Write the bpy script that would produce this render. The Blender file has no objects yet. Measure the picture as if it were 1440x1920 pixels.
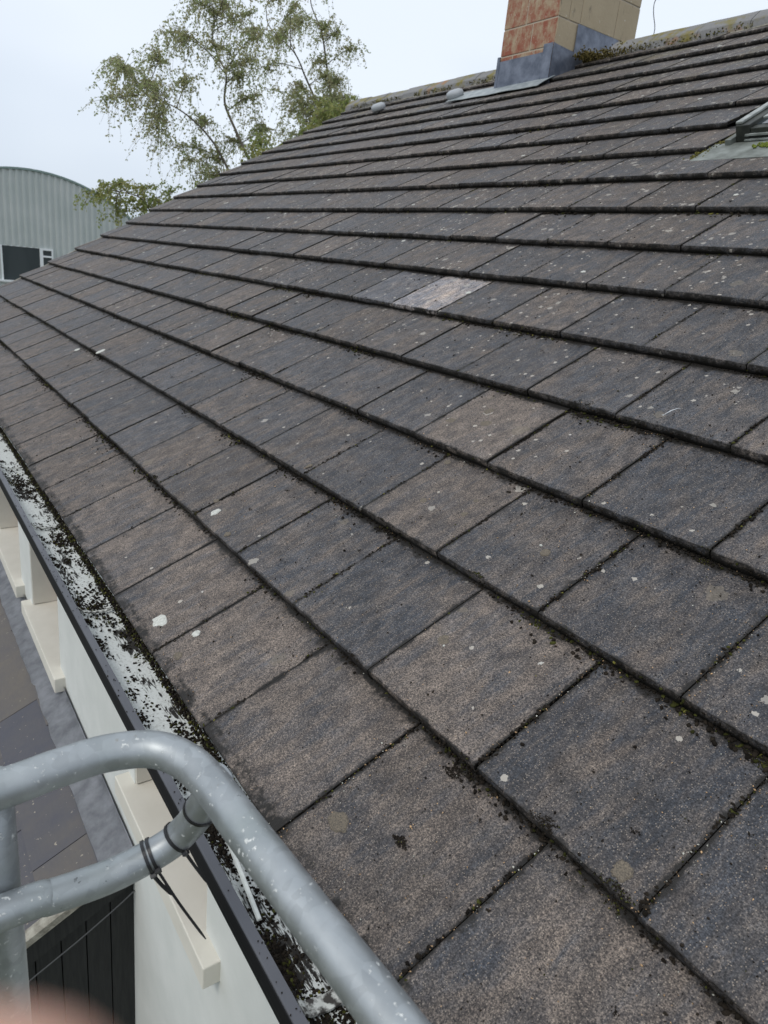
import bpy, bmesh, math, random
import numpy as np
from mathutils import Vector, Matrix, noise
random.seed(7); rng = np.random.default_rng(7)
sc = bpy.context.scene
COL = sc.collection
R_ = math.radians

# ------------------------------------------------------------------ camera
CAM = Vector((1.75205, -0.49994, 0.97868))
RIGHT = Vector((0.56199, 0.82080, 0.10226))
DOWN = Vector((0.32134, -0.10274, -0.94138))
FWD = Vector((-0.76217, 0.56191, -0.32149))
cd = bpy.data.cameras.new('camera'); cam = bpy.data.objects.new('camera', cd); COL.objects.link(cam)
M = Matrix((RIGHT, -DOWN, -FWD)).transposed().to_4x4(); M.translation = CAM
cam.matrix_world = M
cd.sensor_fit = 'VERTICAL'; cd.sensor_height = 36.0; cd.lens = 1340.91 / 1920 * 36.0
cd.clip_start = 0.004; cd.clip_end = 3000
cd.dof.use_dof = True; cd.dof.focus_distance = 1.7; cd.dof.aperture_fstop = 9.5
sc.camera = cam

# ------------------------------------------------------------------ sky, sun, exposure
SUN_EL, SUN_AZ = R_(50), R_(282)          # azimuth counted from +X towards +Y
w = bpy.data.worlds.new('World'); sc.world = w; w.use_nodes = True
nt = w.node_tree; nt.nodes.clear()
def N(nt, t, **k):
    n = nt.nodes.new(t)
    for a, b in k.items(): setattr(n, a, b)
    return n
out = N(nt, 'ShaderNodeOutputWorld')
sky = N(nt, 'ShaderNodeTexSky', sky_type='NISHITA', sun_disc=False)
sky.sun_elevation = SUN_EL; sky.sun_rotation = R_(90) - SUN_AZ; sky.air_density = 1.0; sky.dust_density = 2.0
bg1 = N(nt, 'ShaderNodeBackground'); bg1.inputs[1].default_value = 0.13
nt.links.new(sky.outputs[0], bg1.inputs[0])
tc = N(nt, 'ShaderNodeTexCoord'); sep = N(nt, 'ShaderNodeSeparateXYZ'); nt.links.new(tc.outputs['Generated'], sep.inputs[0])
nz = N(nt, 'ShaderNodeTexNoise'); nz.inputs['Scale'].default_value = 1.3; nz.inputs['Detail'].default_value = 3; nz.inputs['Roughness'].default_value = .45
mp = N(nt, 'ShaderNodeMapping'); mp.inputs['Scale'].default_value = (1, 1, 2.2); mp.inputs['Location'].default_value = (.3, 1.4, .2)
nt.links.new(tc.outputs['Generated'], mp.inputs[0]); nt.links.new(mp.outputs[0], nz.inputs['Vector'])
ma = N(nt, 'ShaderNodeMath', operation='MULTIPLY_ADD'); ma.inputs[1].default_value = 1.1; nt.links.new(sep.outputs['Z'], ma.inputs[0])
mb = N(nt, 'ShaderNodeMath', operation='MULTIPLY_ADD'); mb.inputs[1].default_value = 1.0; mb.inputs[2].default_value = -.36
nt.links.new(nz.outputs[0], mb.inputs[0]); nt.links.new(mb.outputs[0], ma.inputs[2])
cr = N(nt, 'ShaderNodeValToRGB'); cr.color_ramp.elements[0].position = 0.0; cr.color_ramp.elements[0].color = (.50, .59, .73, 1)
cr.color_ramp.elements[1].position = .46; cr.color_ramp.elements[1].color = (.92, .995, 1.09, 1)
e = cr.color_ramp.elements.new(.24); e.color = (.66, .75, .88, 1)
nt.links.new(ma.outputs[0], cr.inputs[0])
bg2 = N(nt, 'ShaderNodeBackground'); bg2.inputs[1].default_value = 1.0; nt.links.new(cr.outputs[0], bg2.inputs[0])
mx = N(nt, 'ShaderNodeMixShader'); mx.inputs[0].default_value = .9
nt.links.new(bg1.outputs[0], mx.inputs[1]); nt.links.new(bg2.outputs[0], mx.inputs[2]); nt.links.new(mx.outputs[0], out.inputs[0])
sd = bpy.data.lights.new('sun', 'SUN'); sun = bpy.data.objects.new('sun', sd); COL.objects.link(sun)
sd.energy = 1.1; sd.angle = R_(22); sd.color = (1, .96, .9)
D = Vector((math.cos(SUN_AZ) * math.cos(SUN_EL), math.sin(SUN_AZ) * math.cos(SUN_EL), math.sin(SUN_EL)))
sun.rotation_euler = D.to_track_quat('Z', 'Y').to_euler()
sc.view_settings.view_transform = 'Standard'; sc.view_settings.look = 'None'
sc.view_settings.exposure = 0.0; sc.view_settings.gamma = 1.0; sc.view_settings.use_curve_mapping = False

# ------------------------------------------------------------------ object helpers
def tag(o, label=None, cat=None, group=None, kind=None):
    if label: o['label'] = label
    if cat: o['category'] = cat
    if group: o['group'] = group
    if kind: o['kind'] = kind
    return o
def empty(name, loc, label, cat, group=None, rot=None):
    o = bpy.data.objects.new(name, None); COL.objects.link(o); o.location = loc
    o.empty_display_size = .1
    if rot: o.rotation_euler = rot
    return tag(o, label, cat, group)
def link(name, me, mats, parent=None, smooth=False, rot=None):
    o = bpy.data.objects.new(name, me); COL.objects.link(o)
    for m in (mats if isinstance(mats, (list, tuple)) else [mats]): me.materials.append(m)
    if smooth: me.polygons.foreach_set('use_smooth', [True] * len(me.polygons))
    if parent:
        o.parent = parent
        P = Matrix.Translation(parent_world(parent)); o.matrix_parent_inverse = P.inverted()
    if rot: o.rotation_euler = rot
    return o
def parent_world(p):
    v = Vector((0, 0, 0))
    while p: v += p.location; p = p.parent if p.type == 'EMPTY' else None
    return v
def me_bm(bm, name='m'):
    me = bpy.data.meshes.new(name); bm.normal_update(); bm.to_mesh(me); bm.free(); return me
def box(bm, x0, x1, y0, y1, z0, z1, mi=0, bev=0, M=None):
    v = [bm.verts.new((x, y, z)) for x in (x0, x1) for y in (y0, y1) for z in (z0, z1)]
    fs = [(0, 1, 3, 2), (4, 6, 7, 5), (0, 4, 5, 1), (2, 3, 7, 6), (0, 2, 6, 4), (1, 5, 7, 3)]
    F = []
    for f in fs:
        g = bm.faces.new([v[i] for i in f]); g.material_index = mi; F.append(g)
    if bev:
        es = list({e for f in F for e in f.edges})
        r = bmesh.ops.bevel(bm, geom=es, offset=bev, segments=2, affect='EDGES', profile=.5)
        v = list({x for f in r['faces'] for x in f.verts} | {x for x in v if x.is_valid})
        for f in r['faces']: f.material_index = mi
    if M is not None:
        bmesh.ops.transform(bm, matrix=M, verts=[x for x in v if x.is_valid])
    return v
def tube(bm, pts, rad, seg=16, cap=True, mi=0, uvlay=None):
    pts = [Vector(p) for p in pts]; n = len(pts)
    if not hasattr(rad, '__len__'): rad = [rad] * n
    t0 = (pts[1] - pts[0]).normalized()
    up = Vector((0, 0, 1)) if abs(t0.z) < .9 else Vector((1, 0, 0))
    a = t0.cross(up).normalized(); rings = []
    for i, p in enumerate(pts):
        t = (pts[min(i + 1, n - 1)] - pts[max(i - 1, 0)]).normalized()
        a = (a - t * a.dot(t)).normalized(); b = t.cross(a)
        rings.append([bm.verts.new(p + (a * math.cos(2 * math.pi * k / seg) + b * math.sin(2 * math.pi * k / seg)) * rad[i]) for k in range(seg)])
    for i in range(n - 1):
        for k in range(seg):
            f = bm.faces.new((rings[i][k], rings[i][(k + 1) % seg], rings[i + 1][(k + 1) % seg], rings[i + 1][k])); f.material_index = mi; f.smooth = True
    if cap:
        bm.faces.new(rings[0][::-1]).material_index = mi; bm.faces.new(rings[-1]).material_index = mi
def catmull(P, n=8):
    P = [Vector(p) for p in P]; Q = [P[0] * 2 - P[1]] + P + [P[-1] * 2 - P[-2]]; o = []
    for i in range(1, len(Q) - 2):
        for k in range(n):
            t = k / n; a, b, c, d = Q[i - 1:i + 3]
            o.append(.5 * ((2 * b) + (c - a) * t + (2 * a - 5 * b + 4 * c - d) * t * t + (3 * b - a - 3 * c + d) * t ** 3))
    return o + [P[-1]]
def prism(bm, prof, x0, x1, mi=0, nx=1, closed=False, caps=True, jit=0):
    """profile of (y,z) swept along x"""
    rows = []
    for i in range(nx + 1):
        x = x0 + (x1 - x0) * i / nx
        rows.append([bm.verts.new((x, y, z + (noise.noise(Vector((x * 3, y * 9, 0))) * jit if jit else 0))) for y, z in prof])
    m = len(prof)
    for i in range(nx):
        for k in range(m if closed else m - 1):
            f = bm.faces.new((rows[i][k], rows[i][(k + 1) % m], rows[i + 1][(k + 1) % m], rows[i + 1][k]))
            f.material_index = mi[k] if isinstance(mi, (list, tuple)) else mi
    if closed and caps:
        m0 = mi[0] if isinstance(mi, (list, tuple)) else mi
        bm.faces.new(rows[0][::-1]).material_index = m0; bm.faces.new(rows[-1]).material_index = m0
    return rows
def np_mesh(name, V, F, colors=None):
    """V (n,3), F (m,k) arrays -> mesh with optional point colour attribute 'col'"""
    me = bpy.data.meshes.new(name); k = F.shape[1]
    me.vertices.add(len(V)); me.vertices.foreach_set('co', V.astype(np.float32).ravel())
    me.loops.add(F.size); me.loops.foreach_set('vertex_index', F.astype(np.int32).ravel())
    me.polygons.add(len(F)); me.polygons.foreach_set('loop_start', np.arange(0, F.size, k, dtype=np.int32))
    try: me.polygons.foreach_set('loop_total', np.full(len(F), k, dtype=np.int32))
    except Exception: pass
    me.update(calc_edges=True)
    if colors is not None:
        a = me.attributes.new('col', 'FLOAT_COLOR', 'POINT'); a.data.foreach_set('color', colors.astype(np.float32).ravel())
    me.validate(); return me

# ------------------------------------------------------------------ materials
def mat(name, base=(.5, .5, .5), rough=.6, metal=0, spec=.5):
    m = bpy.data.materials.new(name); m.use_nodes = True
    b = m.node_tree.nodes['Principled BSDF']
    b.inputs['Base Color'].default_value = (*base, 1); b.inputs['Roughness'].default_value = rough
    b.inputs['Metallic'].default_value = metal; b.inputs['Specular IOR Level'].default_value = spec
    return m
class G:
    """tiny node-graph helper"""
    def __init__(s, m): s.m = m; s.t = m.node_tree; s.b = s.t.nodes['Principled BSDF']; s.o = s.t.nodes['Material Output']; s.c = None
    def n(s, t, **k): return N(s.t, t, **k)
    def l(s, a, b): s.t.links.new(a, b)
    def co(s, scale=(1, 1, 1), kind='Object', vec=None):
        if s.c is None: s.c = s.n('ShaderNodeTexCoord')
        mp = s.n('ShaderNodeMapping'); mp.inputs['Scale'].default_value = scale
        s.l(vec if vec is not None else s.c.outputs[kind], mp.inputs[0]); return mp.outputs[0]
    def noise(s, scale, detail=3, rough=.5, vec=None, aniso=(1, 1, 1), dist=0):
        x = s.n('ShaderNodeTexNoise'); x.inputs['Scale'].default_value = scale; x.inputs['Detail'].default_value = detail
        x.inputs['Roughness'].default_value = rough; x.inputs['Distortion'].default_value = dist
        s.l(s.co(aniso, vec=vec), x.inputs['Vector']); return x.outputs[0]
    def voro(s, scale, vec=None, feat='F1', out='Distance', aniso=(1, 1, 1), rnd=1):
        x = s.n('ShaderNodeTexVoronoi', feature=feat); x.inputs['Scale'].default_value = scale; x.inputs['Randomness'].default_value = rnd
        s.l(s.co(aniso, vec=vec), x.inputs['Vector']); return x.outputs[out]
    def ramp(s, v, p0, p1, c0=(0, 0, 0), c1=(1, 1, 1)):
        r = s.n('ShaderNodeValToRGB'); r.color_ramp.elements[0].position = p0; r.color_ramp.elements[1].position = p1
        r.color_ramp.elements[0].color = (*c0, 1); r.color_ramp.elements[1].color = (*c1, 1); s.l(v, r.inputs[0]); return r.outputs[0]
    def math(s, op, a, b=None, c=None, clamp=False):
        x = s.n('ShaderNodeMath', operation=op, use_clamp=clamp)
        for i, v in enumerate((a, b, c)):
            if v is None: continue
            if isinstance(v, (int, float)): x.inputs[i].default_value = v
            else: s.l(v, x.inputs[i])
        return x.outputs[0]
    def mix(s, f, a, b, mode='MIX'):
        x = s.n('ShaderNodeMix', data_type='RGBA', blend_type=mode)
        for i, v in ((0, f), (6, a), (7, b)):
            if isinstance(v, (int, float)): x.inputs[i].default_value = v
            elif isinstance(v, tuple): x.inputs[i].default_value = (*v, 1) if len(v) == 3 else v
            else: s.l(v, x.inputs[i])
        return x.outputs[2]
    def attr(s, name='col'):
        x = s.n('ShaderNodeAttribute', attribute_name=name); q = s.n('ShaderNodeSeparateColor'); s.l(x.outputs['Color'], q.inputs[0])
        return q.outputs[0], q.outputs[1], q.outputs[2], x.outputs['Alpha'], x.outputs['Color']
    def base(s, v): s.l(v, s.b.inputs['Base Color'])
    def rough(s, v): s.l(v, s.b.inputs['Roughness'])
    def bump(s, h, dist=.002, strength=1):
        x = s.n('ShaderNodeBump'); x.inputs['Distance'].default_value = dist; x.inputs['Strength'].default_value = strength
        s.l(h, x.inputs['Height']); s.l(x.outputs[0], s.b.inputs['Normal'])

# concrete roof tile: granular face, brown or slate-blue per tile, lichen and grime
m_tile = mat('weathered_tile', rough=.75)
g = G(m_tile); tr, tg, tb, ta, _ = g.attr()
pos = g.n('ShaderNodeTexCoord').outputs['Object']
off = g.n('ShaderNodeVectorMath', operation='MULTIPLY_ADD'); g.l(pos, off.inputs[0]); off.inputs[1].default_value = (1, 1, 1)
oc = g.n('ShaderNodeCombineXYZ'); g.l(g.math('MULTIPLY', ta, 31.0), oc.inputs[0]); g.l(g.math('MULTIPLY', ta, 17.0), oc.inputs[1]); g.l(oc.outputs[0], off.inputs[2])
pv = off.outputs[0]                                                # each tile has its own cut of the pattern
mid = g.noise(30, 4, .65, vec=pv, aniso=(1, .6, 1))
streak = g.noise(15, 6, .68, vec=pv, aniso=(1.7, .26, 1), dist=.7)
streak2 = g.noise(60, 3, .6, vec=pv, aniso=(1.3, .22, 1), dist=.6)
blot = g.noise(7, 4, .6, vec=pv)
bm_ = g.math('ADD', g.math('MULTIPLY_ADD', tr, .66, .17), g.math('MULTIPLY', g.math('SUBTRACT', streak, .5), 3.4))
bm_ = g.math('ADD', bm_, g.math('MULTIPLY', g.math('SUBTRACT', blot, .5), 2.2), clamp=True)
brown = g.mix(g.noise(3.1, 3, .5, vec=pv), (.086, .075, .069), (.130, .113, .104))
blue = g.mix(g.noise(4.3, 3, .5, vec=pv), (.030, .034, .043), (.050, .057, .073))
c = g.mix(bm_, brown, blue)
c = g.mix(g.ramp(streak2, .42, .72), c, g.mix(.5, c, (.12, .105, .094)))
c = g.mix(1.0, c, g.math('MULTIPLY_ADD', tg, .6, .52), mode='MULTIPLY')
c = g.mix(1.0, c, g.ramp(mid, .32, .68, (.58, .58, .60), (1.42, 1.39, 1.35)), mode='MULTIPLY')
fine = g.noise(430, 2, .75); fine2 = g.noise(260, 2, .65)           # sand-faced grain
gr = g.ramp(fine2, .36, .66, (.42, .42, .44), (1.8, 1.74, 1.64)); c = g.mix(.85, c, gr, mode='MULTIPLY')
gr2 = g.ramp(fine, .36, .66, (.30, .30, .32), (2.15, 2.06, 1.92)); c = g.mix(.8, c, gr2, mode='MULTIPLY')
vr = g.n('ShaderNodeTexVoronoi', feature='F1'); vr.inputs['Scale'].default_value = 330; g.l(pos, vr.inputs['Vector'])
sc3 = g.n('ShaderNodeSeparateColor'); g.l(vr.outputs['Color'], sc3.inputs[0])
dgr = g.math('MULTIPLY', g.math('LESS_THAN', sc3.outputs[0], .20), g.math('LESS_THAN', vr.outputs['Distance'], .40))
c = g.mix(g.math('MULTIPLY', dgr, .7), c, (.02, .018, .017))
grain = g.math('MULTIPLY', g.math('GREATER_THAN', sc3.outputs[0], .74), g.math('LESS_THAN', vr.outputs['Distance'], .34))
c = g.mix(g.math('MULTIPLY', grain, .8), c, g.mix(sc3.outputs[1], (.20, .165, .14), (.36, .30, .24)))
# pale lichen discs, more of them towards the ridge
sx = g.n('ShaderNodeSeparateXYZ'); g.l(pos, sx.inputs[0])
upf = g.math('MULTIPLY_ADD', sx.outputs[1], .19, -.10, clamp=True)
def lichen(scale, lim, rmax, colr, amt, c, dens):
    v = g.n('ShaderNodeTexVoronoi', feature='F1'); v.inputs['Scale'].default_value = scale
    wv = g.n('ShaderNodeVectorMath', operation='ADD')
    nn = g.n('ShaderNodeTexNoise'); nn.inputs['Scale'].default_value = scale * 3.5; g.l(pos, nn.inputs['Vector'])
    sc_ = g.n('ShaderNodeVectorMath', operation='SCALE'); sc_.inputs['Scale'].default_value = .5 / scale; g.l(nn.outputs['Color'], sc_.inputs[0])
    g.l(pos, wv.inputs[0]); g.l(sc_.outputs[0], wv.inputs[1]); g.l(wv.outputs[0], v.inputs['Vector'])
    q = g.n('ShaderNodeSeparateColor'); g.l(v.outputs['Color'], q.inputs[0])
    on = g.math('GREATER_THAN', q.outputs[0], g.math('SUBTRACT', lim, g.math('MULTIPLY', dens, 1.0) if not isinstance(dens, float) else dens))
    rr = g.math('MULTIPLY', q.outputs[1], rmax)
    ins = g.math('MULTIPLY', g.math('LESS_THAN', v.outputs['Distance'], rr), on)
    return g.mix(g.math('MULTIPLY', ins, amt), c, colr), ins
pat = g.ramp(g.noise(1.3, 3, .6), .40, .62)
dd = g.math('MULTIPLY', g.math('MULTIPLY', upf, g.math('MULTIPLY_ADD', pat, .7, .35)), .68)
c, l1 = lichen(22, .996, .36, (.42, .39, .34), .6, c, dd)
c, l2 = lichen(58, .993, .42, (.48, .44, .38), .8, c, g.math('MULTIPLY', dd, .8))
c, l3 = lichen(12.5, .93, .34, (.19, .16, .12), .45, c, 0.0)
c, l4 = lichen(40, .9985, .3, (.55, .53, .48), .8, c, 0.0)
# yellow-green algae near the ridge and under the flashings
yl = g.math('MULTIPLY', g.ramp(g.noise(2.6, 4, .65), .52, .68), g.math('MULTIPLY_ADD', sx.outputs[1], .42, -1.75, clamp=True))
c = g.mix(g.math('MULTIPLY', yl, .6), c, (.16, .13, .045))
gn = g.noise(95, 4, .7)                                            # grime along joints and butt edges, plus painted occlusion shade below each nose
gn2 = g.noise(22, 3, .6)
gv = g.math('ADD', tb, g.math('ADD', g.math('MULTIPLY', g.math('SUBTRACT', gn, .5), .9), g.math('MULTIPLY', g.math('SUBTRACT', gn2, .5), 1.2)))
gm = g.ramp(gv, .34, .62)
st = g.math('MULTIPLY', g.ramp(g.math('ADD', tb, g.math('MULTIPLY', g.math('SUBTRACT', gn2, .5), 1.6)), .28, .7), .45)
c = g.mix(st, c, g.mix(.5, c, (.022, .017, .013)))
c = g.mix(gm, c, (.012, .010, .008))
g.base(c); g.rough(g.math('MULTIPLY_ADD', bm_, -.16, .74))
hgt = g.math('ADD', g.math('MULTIPLY', fine, .5), g.math('ADD', g.math('MULTIPLY', fine2, .6), g.math('MULTIPLY', streak2, 1.2)))
g.bump(hgt, .0026, .75); g.b.inputs['Specular IOR Level'].default_value = .42

def speck(name, c0, c1, scale=40, rough=.7, bump=0, det=4, lo=.35, hi=.65, aniso=(1, 1, 1), metal=0, bd=.002, spec=.5):
    m = mat(name, c0, rough, metal, spec); g = G(m); n = g.noise(scale, det, .6, aniso=aniso)
    g.base(g.ramp(n, lo, hi, c0, c1))
    if bump: g.bump(n, bd, bump)
    return m
m_moss = mat('moss_clump', rough=.95, spec=.15); g = G(m_moss); *_, cc = g.attr(); g.base(cc)
g.bump(g.noise(600, 2), .001, .6)
m_moss_thick = speck('mossy_crust', (.030, .028, .010), (.15, .13, .030), 60, .95, .9, lo=.3, hi=.72, bd=.01)
m_lichen = speck('white_lichen', (.40, .40, .36), (.60, .60, .55), 160, .9, .5)
m_lichen_b = speck('tan_lichen', (.07, .060, .050), (.20, .165, .12), 420, .9, .4)
m_ridge = speck('ridge_tile_grey', (.17, .165, .155), (.30, .29, .27), 22, .85, .3)
g = G(m_ridge); n1 = g.noise(7, 5, .65); n2 = g.noise(60, 3, .6)
cc = g.mix(n2, (.15, .148, .15), (.27, .265, .26)); cc = g.mix(g.ramp(n1, .50, .64), cc, (.19, .16, .04)); cc = g.mix(g.ramp(g.noise(5, 3), .60, .68), cc, (.30, .17, .09)); g.base(cc)
m_lead = speck('lead_sheet', (.085, .10, .135), (.19, .21, .26), 9, .42, .5, metal=.35, bd=.01)
m_lead_pale = speck('weathered_lead_apron', (.22, .25, .26), (.36, .39, .39), 12, .5, .3, metal=.2)
m_lead_grey = speck('grey_lead_flashing', (.24, .25, .27), (.42, .43, .46), 14, .5, .5, bd=.008)
m_wall = speck('pale_green_render', (.64, .655, .62), (.70, .71, .675), 6, .85, .15)
g = G(m_wall); wn = g.noise(420, 2, .6); g.bump(wn, .0012, .35)
m_cream = speck('cream_painted_stone', (.66, .63, .55), (.71, .68, .60), 8, .7, .1)
m_timber = speck('brown_timber', (.13, .055, .022), (.22, .10, .045), 30, .6, .2, aniso=(6, 6, .6))
m_glass = mat('window_glass', (.03, .04, .045), .06, 0, .8)
m_frame_w = mat('white_upvc', (.75, .77, .78), .35)
m_alu = speck('charcoal_gutter_metal', (.070, .072, .082), (.098, .10, .112), 3, .38, 0, metal=.2)
m_blackrim = mat('black_gutter_face', (.008, .008, .010), .6, spec=.25)
# inside of the gutter: old white surface flaking off black dirt, streaked along its length
m_gut = mat('flaked_white_gutter', rough=.75); g = G(m_gut)
s1 = g.noise(34, 8, .78, aniso=(.30, 1.7, 1), dist=.9); s2 = g.noise(9, 4, .6, aniso=(.7, 1, 1)); s3 = g.noise(75, 3, .6, aniso=(.22, 1.6, 1), dist=1.2)
v = g.math('ADD', g.math('MULTIPLY', s1, .45), g.math('ADD', g.math('MULTIPLY', s2, .50), g.math('MULTIPLY', s3, .22)))
cc = g.ramp(v, .622, .640, (.66, .685, .66), (.016, .014, .012))
cc = g.mix(g.math('MULTIPLY', g.ramp(g.noise(150, 3), .5, .75), .35), cc, (.10, .085, .05))
g.base(cc); g.bump(v, .006, .5)
m_gutstrip = speck('pale_plastic_strip', (.55, .57, .54), (.68, .70, .66), 50, .5, .1)
m_brk = speck('dirty_bracket', (.05, .045, .04), (.60, .61, .57), 60, .7, .2, lo=.42, hi=.56)
# galvanised steel: mottled zinc with splashes of plaster and scuffs
m_galv = mat('galvanised_steel', rough=.5, metal=.6); g = G(m_galv)
z1 = g.noise(24, 4, .55); z2 = g.voro(70, out='Color'); z3 = g.noise(8, 3, .5)
q = g.n('ShaderNodeSeparateColor'); g.l(z2, q.inputs[0])
cc = g.mix(z1, (.27, .29, .30), (.49, .515, .525)); cc = g.mix(.2, cc, g.ramp(q.outputs[0], 0, 1, (.5, .5, .5), (1.3, 1.3, 1.3)), mode='MULTIPLY')
cc = g.mix(g.math('MULTIPLY', g.ramp(z3, .5, .75), .45), cc, (.30, .34, .32))
spl = g.noise(130, 3, .6); spm = g.noise(17, 3, .6)
sp_ = g.math('MULTIPLY', g.ramp(spl, .63, .67), g.ramp(spm, .45, .6))
cc = g.mix(g.math('MULTIPLY', sp_, .9), cc, (.72, .73, .70))
dk = g.math('MULTIPLY', g.ramp(g.noise(120, 4, .75, aniso=(.5, .5, 1)), .66, .69), g.ramp(g.noise(10, 2, .6), .52, .6))
cc = g.mix(g.math('MULTIPLY', dk, .9), cc, (.03, .03, .03))
rs = g.math('MULTIPLY', g.ramp(g.noise(30, 5, .7), .66, .74), .5); cc = g.mix(rs, cc, (.25, .21, .14))
g.base(cc); g.rough(g.math('ADD', g.math('MULTIPLY', z1, .3), g.math('MULTIPLY_ADD', sp_, .2, .32)))
g.l(g.math('SUBTRACT', .68, g.math('MULTIPLY', g.math('ADD', sp_, dk, clamp=True), .5)), g.b.inputs['Metallic'])
g.bump(g.math('ADD', g.math('MULTIPLY', z1, .5), g.math('MULTIPLY', sp_, .6)), .0015, .5)
m_black = mat('black_nylon', (.014, .014, .016), .38)
m_slate = mat('lower_slate', rough=.7); g = G(m_slate); tr, tg, tb, ta, _ = g.attr()
n1 = g.noise(6, 5, .65, aniso=(1, .6, 1)); n2 = g.noise(60, 3, .6, aniso=(.5, 1, 1)); cc = g.mix(g.math('ADD', g.math('MULTIPLY', n1, 1.2), g.math('MULTIPLY_ADD', tr, .6, -.5), clamp=True), (.075, .077, .095), (.165, .140, .105))
cc = g.mix(g.math('MULTIPLY', n2, .5), cc, (.07, .07, .085)); cc = g.mix(g.ramp(g.noise(55, 2), .70, .74), cc, (.34, .30, .24)); g.base(cc); g.bump(n2, .003, .5)
m_mortar = speck('verge_mortar', (.17, .155, .125), (.40, .38, .32), 26, .9, .8, bd=.008)
m_clad = speck('black_stained_board', (.010, .011, .011), (.020, .021, .020), 30, .75, .3, aniso=(3, 3, .3))
m_cable = mat('grey_cable', (.07, .073, .076), .5)
m_block = mat('sandstone_block', rough=.9); g = G(m_block)
n1 = g.noise(5, 5, .6); n2 = g.noise(40, 4, .7); cc = g.mix(n1, (.38, .30, .20), (.52, .43, .30)); cc = g.mix(g.math('MULTIPLY', n2, .4), cc, (.25, .2, .12))
cc = g.mix(g.math('MULTIPLY', g.ramp(g.noise(11, 4, .7, aniso=(1.2, 1.2, .35)), .60, .70), .75), cc, (.09, .085, .07))
cc = g.mix(g.ramp(g.noise(26, 3, .6, aniso=(1, 1, .5)), .68, .71), cc, (.66, .65, .6)); g.base(cc); g.bump(n2, .006, .5)
m_red = mat('red_washed_block', rough=.9); g = G(m_red)
n1 = g.noise(13, 5, .7, aniso=(1, 1, .6)); cc = g.mix(g.ramp(n1, .40, .62), (.27, .085, .05), (.38, .29, .19))
cc = g.mix(g.ramp(g.noise(50, 4, .7), .58, .7), cc, (.56, .44, .36)); g.base(cc); g.bump(n1, .005, .4)
m_mort2 = mat('pale_mortar', (.44, .38, .30), .9)
m_vent = mat('grey_vent_plastic', (.36, .38, .40), .5)
m_shed = speck('sage_sheet_metal', (.44, .475, .46), (.50, .525, .51), 1.2, .5, 0)
m_shedroof = mat('shed_roof_sheet', (.20, .27, .25), .5)
m_ground = speck('yard_grass', (.045, .06, .02), (.10, .10, .05), 1.5, .95, .2)
m_bark = speck('birch_bark', (.10, .085, .065), (.20, .17, .13), 9, .85, .4)
def leafmat(name, ca, cb):
    m = mat(name, rough=.5); g = G(m); tr, tg, tb, ta, _ = g.attr()
    cc = g.mix(tr, ca, cb); g.base(cc)
    tl = g.n('ShaderNodeBsdfTranslucent'); g.l(cc, tl.inputs[0]); ms = g.n('ShaderNodeMixShader'); ms.inputs[0].default_value = .58
    g.l(g.b.outputs[0], ms.inputs[1]); g.l(tl.outputs[0], ms.inputs[2]); g.l(ms.outputs[0], g.o.inputs[0]); return m
m_leaf = leafmat('olive_leaf', (.33, .39, .17), (.47, .41, .24))
m_leaf_y = leafmat('yellow_green_leaf', (.24, .30, .10), (.40, .37, .13))
m_skin = mat('skin', (.62, .36, .27), .55); m_skin.node_tree.nodes['Principled BSDF'].inputs['Subsurface Weight'].default_value = .15
m_feather = mat('feather', (.7, .72, .75), .6)

# ------------------------------------------------------------------ roof frame
PITCH = R_(30); CP, SP = math.cos(PITCH), math.sin(PITCH)
TW, TG, TT = .34281, .336, .029          # tile cover width, gauge, thickness
NR = 18; VMAX = 17.75                     # courses up to the ridge
def r2w(x, v, h=0): return Vector((x, v * CP - h * SP, v * SP + h * CP))
def sag(v):                               # the slope dips a little between eaves and middle
    r = v / TG
    return max(-.011, min(.012, .0011 * (r - 4.5) ** 2 - .010))
def tilesurf(x, v):
    r = math.floor(v / TG + 1e-6); f = v / TG - r; return sag(r * TG) * (1 - f) + sag((r + 1) * TG) * f - TT * f
def rowoff(r): return 0 if r % 2 else .5
def verge_x(r): return (-20.9 - .07 * r) * TW

# ------------------------------------------------------------------ THE HOUSE
house = empty('house', (-1.5, 2, -5), 'long house with brown and slate blue tiled roof, pale green rendered wall and stone chimney', 'house')
# --- main tiled slope
SKX0, SKX1, SKV0, SKV1 = -.475, .33, 3.30, 4.48    # roof window opening (roof frame)
xs_t = np.array([0, .0035, .008, .014, .026, .045, .09, .17, .25, .295, .313, .324, .331, .3365, .3393])
ys_t = np.array([.0, .004, .010, .022, .045, .09, .17, .25, .30, .318, .330, .345, .366])
V_, F_, C_ = [], [], []; nv = 0
# (course, tile): slate-blueness, brightness, for the tiles that stand out
TONE = {(1, 1): (.95, .62), (1, 2): (.02, .95), (1, 3): (.98, .42), (1, 4): (.85, .50), (1, 0): (.8, .75), (1, -1): (.4, .7), (1, -4): (1.1, .75), (1, -5): (1.05, .6), (1, -6): (1.0, .5),
        (0, 2): (.25, .62), (0, 3): (.12, .68), (0, 4): (.02, .85), (0, 1): (.12, .85), (0, 0): (.02, .95), (0, -1): (.05, .9), (0, -2): (.1, .95), (0, -3): (.05, .9),
        (2, 0): (.1, .7), (2, 1): (.75, .6), (2, 2): (.9, .5), (2, 3): (.75, .5), (2, -1): (1.15, .6), (2, -2): (.55, .6), (2, 4): (.8, .5),
        (3, 0): (-.05, 1.05), (3, 1): (.55, .75), (3, 2): (1.1, .62), (3, 3): (.6, .7), (3, -1): (1.0, .75), (3, -2): (.7, .8), (4, 1): (1.05, .7), (4, 2): (.3, .8), (4, 0): (.9, .75)}
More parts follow.
